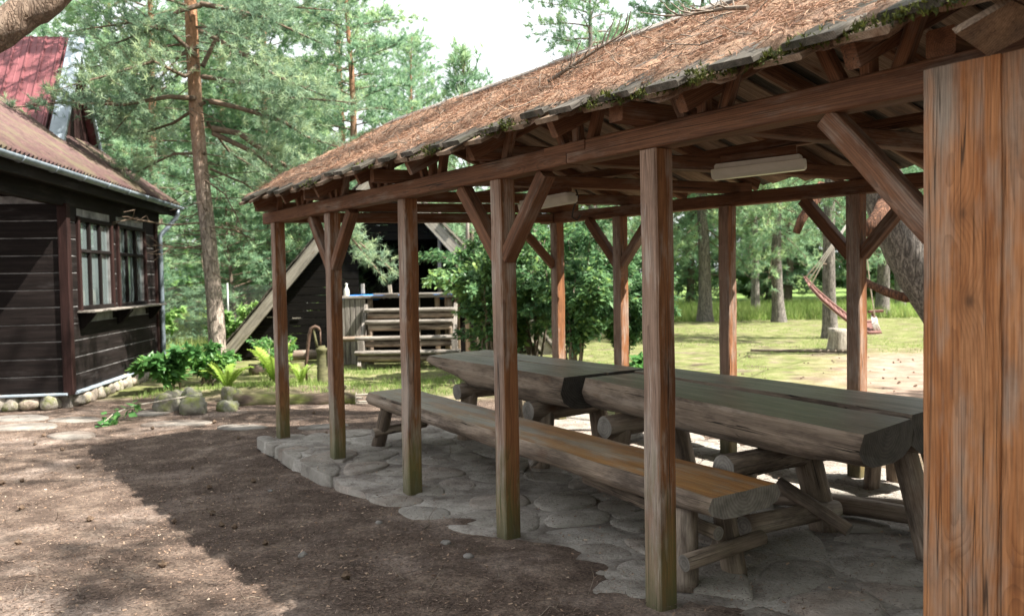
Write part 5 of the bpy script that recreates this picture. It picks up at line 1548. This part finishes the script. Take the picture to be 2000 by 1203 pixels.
# pine cones
def cone_mesh(seed):
    V = []; F = []; rr = random.Random(seed)
    n = 8; st = [(0, .35), (.12, .8), (.32, 1), (.55, .85), (.8, .5), (1, .12)]
    for i, (z, r_) in enumerate(st):
        for k in range(n):
            a = 2*math.pi*(k+.5*(i % 2))/n; q = r_*.019*(1+.22*(1 if k % 2 == 0 else -1))
            V.append((z*.045-.02, math.cos(a)*q, math.sin(a)*q+.014))
    for i in range(len(st)-1):
        for k in range(n): F.append((i*n+k, i*n+(k+1) % n, (i+1)*n+(k+1) % n, (i+1)*n+k))
    F.append(tuple(range(n))[::-1]); F.append(tuple((len(st)-1)*n+k for k in range(n)))
    return mesh_from('pine_cone', V, F, M['cone'])
cones = [cone_mesh(1), cone_mesh(2)]
rr = random.Random(13)
for k in range(70):
    while True:
        p, _ = yard_sampler(rr)
        if not inside(poly, p.x, p.y): break
    o = add('pine_cone', cones[k % 2], None, Matrix.Translation((p.x, p.y, p.z-.002)) @ Matrix.Rotation(rr.uniform(0, 6.3), 4, 'Z') @ Matrix.Scale(rr.uniform(.8, 1.25), 4))
    props(o, 'small dry pine cone lying on the dirt yard in front of the shelter', 'pine cone', 'pine cones on the dirt yard')
for k in range(90):
    y = rr.uniform(9.5, 18); x = y*rr.uniform(.24, .48)
    o = add('pine_cone', cones[k % 2], None, Matrix.Translation(G(x, y, -.006)) @ Matrix.Rotation(rr.uniform(0, 6.3), 4, 'Z') @ Matrix.Scale(rr.uniform(.6, 1.0), 4))
    props(o, 'dark pine cone dotting the sunny ground behind the shelter', 'pine cone', 'pine cones on the lawn')
# pebbles
peb = [rock_mesh('pebble', .03, .024, .018, M['pebble'], k, 8, 5) for k in range(3)]
for k in range(14):
    p, _ = yard_sampler(rr)
    if k < 4: t = rr.uniform(.5, 5); p = fpt(t, rr.uniform(-.75, -.32)); p.z = float(gz(p.x, p.y))
    if inside(poly, p.x, p.y): continue
    o = add('pebble', peb[k % 3], None, Matrix.Translation(p) @ Matrix.Rotation(rr.uniform(0, 6), 4, 'Z') @ Matrix.Scale(rr.uniform(.5, 1.3), 4))
    props(o, 'small grey pebble on the dirt yard', 'pebble', 'pebbles on the dirt yard')
# flat stones half buried near the house and along the floor
rr = random.Random(31)
def flat_stone(x, y, a, b, rot, label, mat='pathstone'):
    n = 14; V = []; F = []
    ring = []
    for k in range(n):
        t = 2*math.pi*k/n; q = 1+.22*mnoise.noise(Vector((math.cos(t)*1.2+x*3, math.sin(t)*1.2+y*3, 0)))
        ring.append((math.cos(t)*a*q, math.sin(t)*b*q))
    for f_, z in ((1, -.05), (.98, .008), (.88, .018), (.5, .022)):
        for (p, q) in ring: V.append((p*f_, q*f_, z+.004*mnoise.noise(Vector((p*9, q*9, x)))))
    V.append((0, 0, .023))
    for k in range(3):
        for q in range(n): F.append((k*n+q, k*n+(q+1) % n, (k+1)*n+(q+1) % n, (k+1)*n+q))
    for q in range(n): F.append((3*n+q, 3*n+(q+1) % n, 4*n))
    o = add('flat_stone', mesh_from('flat_stone', V, F, M[mat], smooth=True), None, Matrix.Translation(G(x, y)) @ Matrix.Rotation(rot, 4, 'Z'))
    props(o, label, 'stone', 'flat stones set in the yard')
for x, y, a, b, lb in ((-6.35, 10.9, .42, .26, 'pale flat stone closest to the house wall at the left edge'), (-5.55, 10.75, .36, .22, 'pale flat stone set in the dirt in front of the house corner'),
                    (-5.9, 10.2, .40, .24, 'broad flat stone in the sun left of the leafy vine'), (-4.1, 10.35, .42, .2, 'pinkish flat slab in front of the mossy boulders'),
                    (-5.0, 9.6, .30, .2, 'small flat stone at the edge of the shelter shadow'), (-3.2, 10.0, .34, .16, 'flat grey stone in the shade between boulders and far post'),
                    (-6.1, 9.3, .34, .22, 'flat stone at the left picture edge below the path'), (-2.2, 9.9, .3, .16, 'flat stone just beyond the far corner post'), (-4.75, 11.2, .25, .18, 'flat stone beside the leftmost boulder')):
    flat_stone(x, y, a, b, rr.uniform(-.3, .3), lb)
# boulders, mossy log, vine, herbs, ferns
for x, y, sx, sy, sz, lb in ((-4.62, 11.35, .19, .16, .17, 'yellow mossed round boulder leftmost in the bed edge'), (-4.22, 11.20, .24, .17, .15, 'largest grey boulder in the middle of the bed edge'),
                         (-4.45, 11.75, .20, .14, .16, 'mossy boulder behind the front pair'), (-3.82, 11.35, .15, .12, .09, 'small low boulder beside the mossy log end'), (-3.98, 12.0, .17, .12, .14, 'pale boulder under the low fern'),
                         (-4.75, 11.95, .13, .1, .12, 'little boulder at the back left of the bed edge')):
    o = add('boulder', rock_mesh('boulder', sx, sy, sz, M['boulder'], int(-x*100), 18, 12, .34), None, Matrix.Translation(G(x, y, sz*.45)) @ Matrix.Rotation(x, 4, 'Z'))
    props(o, lb, 'boulder', 'boulders edging the flower bed')
mossbark = Mat('mossy_bark'); n1 = mossbark.noise(mossbark.coord((1, 1, .4)), 9, 5, .7); n2 = mossbark.noise(mossbark.coord((1, 1, .5)), 2.4, 4, .6)
c = mossbark.mix(mossbark.maprange(n2, .40, .56), mossbark.ramp(n1, [(.3, (.035, .025, .019)), (.7, (.12, .088, .064))]), (.085, .10, .022))
mossbark.color(c).rough(.95).bump(n1, .8, .03); M['mossbark'] = mossbark.m
ml = empty('mossy_log', G(-3.0, 11.75), 'mossy fallen log with pale broken end edging the flower bed', 'log')
log('trunk_piece', G(-3.85, 11.72, .03), G(-2.18, 11.78, .06), .115, .10, (M['mossbark'], M['logend']), ml, n=16, seg=14, rough=.10)
for k in range(7):
    a = 2*math.pi*k/7; c = G(-2.2, 11.78, .06)
    beam('splinter', c+Vector((-.03, math.cos(a)*.06, math.sin(a)*.06)), c+Vector((.10+.08*(k % 3), math.cos(a)*.075, math.sin(a)*.07)), .035, .02, M['paleboard'], ml, seg=1, cham=.004)
log('stub', G(-2.45, 11.8, .12), G(-2.33, 11.82, .24), .035, .025, (M['mossbark'], M['logend']), ml, n=8, seg=3)
lg2 = log('bed_log', G(-4.85, 15.6, .07), G(-3.9, 15.9, .07), .13, .12, (M['mossbark'], M['logend'])); props(lg2, 'short brown log lying behind the tall pine by the hut roof', 'log')

def fern(loc, n, L, label, seed):
    rr = random.Random(seed); g_ = np.random.default_rng(seed); loc = Vector(loc)
    e = empty('fern', loc, label, 'fern')
    for f in range(n):
        az = 2*math.pi*f/n+rr.uniform(-.3, .3); l = L*rr.uniform(.8, 1.15); sp = rr.uniform(.35, .75)
        out = Vector((math.cos(az), math.sin(az), 0)); side = Vector((-out.y, out.x, 0))
        pts_ = [out*l*sp*(q**1.3)+Z3*l*(q*.95-.42*q*q*q*sp*1.4) for q in np.linspace(0, 1, 9)]
        tri = []; tt = []
        for k in range(26):
            q = .12+.87*k/26; p, d = polyline_sample(pts_, q)
            wl_ = l*.17*math.sin(math.pi*min(1, q*.97))**.7*(1.15-q*.5)
            for s in (-1, 1):
                tip = p+(side*s*1.0+d*.45).normalized()*wl_+Z3*rr.uniform(-.02, .02)
                w = d*l*.024
                tri += [p-w, p+w, tip+w*.2]; tt += [.3+.5*q+rr.uniform(-.1, .1)]*3
        V, F, ns2 = tube_arrays(pts_, [.004]*9, 4, False)
        for a, b, c, d in F:
            for q in ((a, b, c), (a, c, d)): tri += [V[i] for i in q]; tt += [.5]*3
        add('frond', soup('frond', np.array([list(v) for v in tri]), np.clip(tt, 0, 1), M['fern']), e, Matrix.Translation(loc))
fern(G(-4.22, 12.55), 9, .62, 'small bright fern in front of the tall pine', 1)
fern(G(-3.68, 13.1), 11, .85, 'broad bright fern behind the far corner post', 2)
fern(G(-3.25, 13.0), 6, .5, 'small fern right of the far corner post beside the pump', 3)
herb0 = bush_variant(211, .48, .95, 1300, .16, .26, 'herb'); herb1 = bush_variant(212, .34, .85, 2200, .085, .12, 'herb')
place_bush('leafy_plant', herb0, G(-5.38, 13.45), .3, (1.05, 1.0), 'dark green leafy plant clump at the foot of the tall pine', cat='plant')
place_bush('leafy_plant', herb0, G(-5.05, 13.95), 2.5, (.8, .95), 'glossy leafy plant half hidden behind the tall pine trunk', cat='plant')
place_bush('leafy_plant', herb1, G(-3.98, 14.1), .3, (1.0, 1.0), 'fine leaved upright plant left of the far corner post', cat='plant')
place_bush('leafy_plant', herb1, G(-4.5, 16.8), 1.3, (1.0, .85), 'fine leaved plant at the foot of the hut barge board', cat='plant')
place_bush('leafy_plant', herb0, G(1.6, 12.2), 1.7, (1.0, .7), 'low leafy plant under the tall shrub by the back posts', cat='plant')
# broken vine sprig lying on the dirt
vn0 = empty('vine_sprig', G(-4.95, 10.3), 'broken sprig of leafy vine lying on the sunny dirt', 'vine')
vp = [G(-4.98, 10.25, .03), G(-4.95, 10.5, .12), G(-4.8, 10.75, .17), G(-4.5, 11.0, .20), G(-4.25, 11.2, .22)]
tube('stem', vp, [.006, .008, .009, .010, .011], M['paleboard'], vn0, n=6)
rr = random.Random(3); Pv = []; Dv = []; Tv = []
for k in range(46):
    f = rr.random()**1.6*.6; p, d = polyline_sample(vp, f)
    Pv.append(p+Vector((rr.gauss(0, .05), rr.gauss(0, .05), rr.gauss(0, .04)))); Dv.append(Vector((rr.gauss(0, 1), rr.gauss(0, 1), rr.gauss(-.3, .5))).normalized()); Tv.append(rr.gauss(.4, .2))
Pv = np.array(Pv); Dv = np.array(Dv)
tri, tt = quads_leaf(Pv, Dv, unit(g.normal(0, .6, Pv.shape)+[0, 0, 1]), .12, .36, g, np.clip(Tv, 0, 1))
b = np.array(vn0.location); o = add('leaves', soup('leaves', tri-b, tt, M['herb']), vn0, Matrix.Translation(vn0.location)); o['kind'] = 'stuff'

# ------------------------------------------------------------------ grass
def grass(n, sampler, h, w, name, lab, mu=.5, sd=.2):
    x, y = sampler(n); n = len(x)
    p = np.stack([x, y, gz(x, y)-.01], 1)
    d = unit(np.stack([g.normal(0, .32, n), g.normal(0, .32, n), np.ones(n)], 1))
    sd_ = unit(np.cross(d, g.normal(0, 1, (n, 3))))*w/2
    L = h*(.45+.9*g.random((n, 1)))
    tri = np.stack([p-sd_, p+sd_, p+d*L+sd_*g.normal(0, 3, (n, 1))], 1).reshape(-1, 3)
    o = add(name, soup(name, tri, np.clip(np.repeat(g.normal(mu, sd, n)+.2*fbm(x*.6, y*.6, 5), 3), 0, 1), M['grass'])); props(o, lab, 'grass', kind='stuff')
def s_meadow(n):
    y = g.uniform(29.5, 41, n); x = y*g.uniform(-.62, .68, n); return x, y
grass(60000, s_meadow, .42, .035, 'meadow_grass', 'tall bright meadow grass beyond the lawn trees', .55)
def s_left(n):
    y = g.uniform(12.4, 24, n); x = g.uniform(-.60, .02, n)*y
    m_ = (fbm(x*1.1, y*1.1, 6) > -.15) & ~((x < -5.6) & (y < 16.6)) & ~((x > -6.2) & (x < .6) & (y > 16.0)) & ~((x < -3.0) & (x > -6) & (y > 11.3) & (y < 12.4))
    return x[m_], y[m_]
grass(46000, s_left, .10, .012, 'yard_grass', 'short patchy grass around the pump and tall pine', .45)
def s_lawn(n):
    y = 9.5+22*g.random(n)**1.3; x = y*g.uniform(.03, .66, n)
    m_ = (fbm(x*.9, y*.9, 7) > .05) & ((y > 16.5) | (x < .30*y)) & (x*.8+y*.6 > 8.0)
    return x[m_], y[m_]
grass(50000, s_lawn, .045, .014, 'lawn_grass', 'thin mossy grass on the lawn behind the shelter', .5)
def s_tall(n):
    y = g.uniform(19.5, 30, n); x = -g.uniform(.22, .60, n)*y; m_ = fbm(x*.8, y*.8, 9) > -.3; return x[m_], y[m_]
grass(26000, s_tall, .40, .022, 'rough_grass', 'long bright grass beyond the house and wire fence', .6)

# ------------------------------------------------------------------ stump, stick, hammock
sp = G(6.89, 18.1)
st_ = empty('tree_stump', sp, 'pale sawn stump standing on the lawn below the hammock', 'stump')
log('stump_body', sp-Z3*.05, sp+Z3*.44+Vector((.02, 0, 0)), .225, .205, (M['paleboard'], M['logend']), st_, n=20, seg=6, rough=.05)
tb_ = tube('fallen_stick', [G(5.0, 17.9, .02), G(5.6, 17.7, .03), G(6.3, 17.5, .03), G(7.0, 17.3, .02)], [.03, .035, .03, .02], M['twig'], n=8); props(tb_, 'long thin stick lying on the sunny lawn in front of the stump', 'stick')
hm = empty('slat_hammock', at(1650, 640, 17.2), 'red brown slatted hammock hanging from ropes over the lawn', 'hammock')
hc = [at(1577, 552, 17.2), at(1600, 577, 17.2), at(1630, 603, 17.2), at(1660, 626, 17.2), at(1690, 641, 17.2), at(1712, 640, 17.2)]
wv = Vector((.10, 1, .42)).normalized()*.50
nsl = 17
for k in range(nsl):
    p, d = polyline_sample(hc, min(.999, k/(nsl-1))); nrm = d.cross(wv).normalized()
    beam('slat', p-wv*.5, p+wv*.5, .085, .018, M['hammock'], hm, up=nrm, seg=2)
for s in (-.5, .5):
    tube('side_strip', [p+wv*s+Z3*.02 for p in hc], [.030]*6, M['hammock'], hm, n=8)
    tube('rope', [p+wv*s*.8-Z3*.03 for p in hc], [.012]*6, M['rope'], hm, n=6)
head = at(1664, 425, 16.2)
for s in (-.45, 0, .45): tube('rope', [hc[0]+wv*s, hc[0].lerp(head, .3)+wv*s*.45, head], [.012, .012, .012], M['rope'], hm, n=6)
tube('rope', [head, at(1700, 330, 14.5), (3.3, 10.0, 4.8)], [.012]*3, M['rope'], hm, n=6)
foot = hc[-1]
beam('foot_rest', at(1697, 609, 17.1), at(1724, 607, 17.1), .10, .05, M['hammock'], hm, seg=1)
beam('foot_post', at(1705, 612, 17.1), at(1710, 640, 17.1), .08, .05, M['hammock'], hm, seg=1)
for k in range(5):
    a = at(1702+2*k, 616, 17.1); tube('rope', [a, at(1704+2.5*k, 632, 17.0), at(1708+3*k, 646+(k % 2)*3, 17.0)], [.013]*3, M['rope'], hm, n=5)
tube('rope', [foot, at(1700, 560, 16), at(1690, 470, 14), (4.4, 10.1, 2.9)], [.010]*4, M['rope'], hm, n=5)

# ------------------------------------------------------------------ wire fence beyond the hut
fc = empty('wire_fence', G(-8, 20.5), 'grey chain link fence left of the hut roof', 'fence')
fa, fb = Vector((-12.5, 20.2, 0)), Vector((-5.0, 20.8, 0)); fd = (fb-fa).normalized(); fl_ = (fb-fa).length
for k in range(5):
    c = fa+fd*(fl_*k/4); tube('fence_post', [G(c.x, c.y, -.2), G(c.x, c.y, 1.7)], [.025, .025], M['wire'], fc, n=8)
tri = []
for s in (-1, 1):
    k = -1.6
    while k < fl_+1.6:
        a0 = max(0, k if s > 0 else k-1.5); pts2 = []
        p = fa+fd*k; q = fa+fd*(k+1.5*s)
        w = fd*.0035
        tri += [p-w+Z3*.0, p+w, q+w+Z3*1.5, p-w, q+w+Z3*1.5, q-w+Z3*1.5]
        k += .075
tri = np.array([list(v) for v in tri]); tri[:, 1] += np.tile([0, 0, 0, 0, 0, 0], len(tri)//6)
o = add('wire_mesh', soup('wire_mesh', tri, np.zeros(len(tri)), M['wire']), fc); o['kind'] = 'stuff'
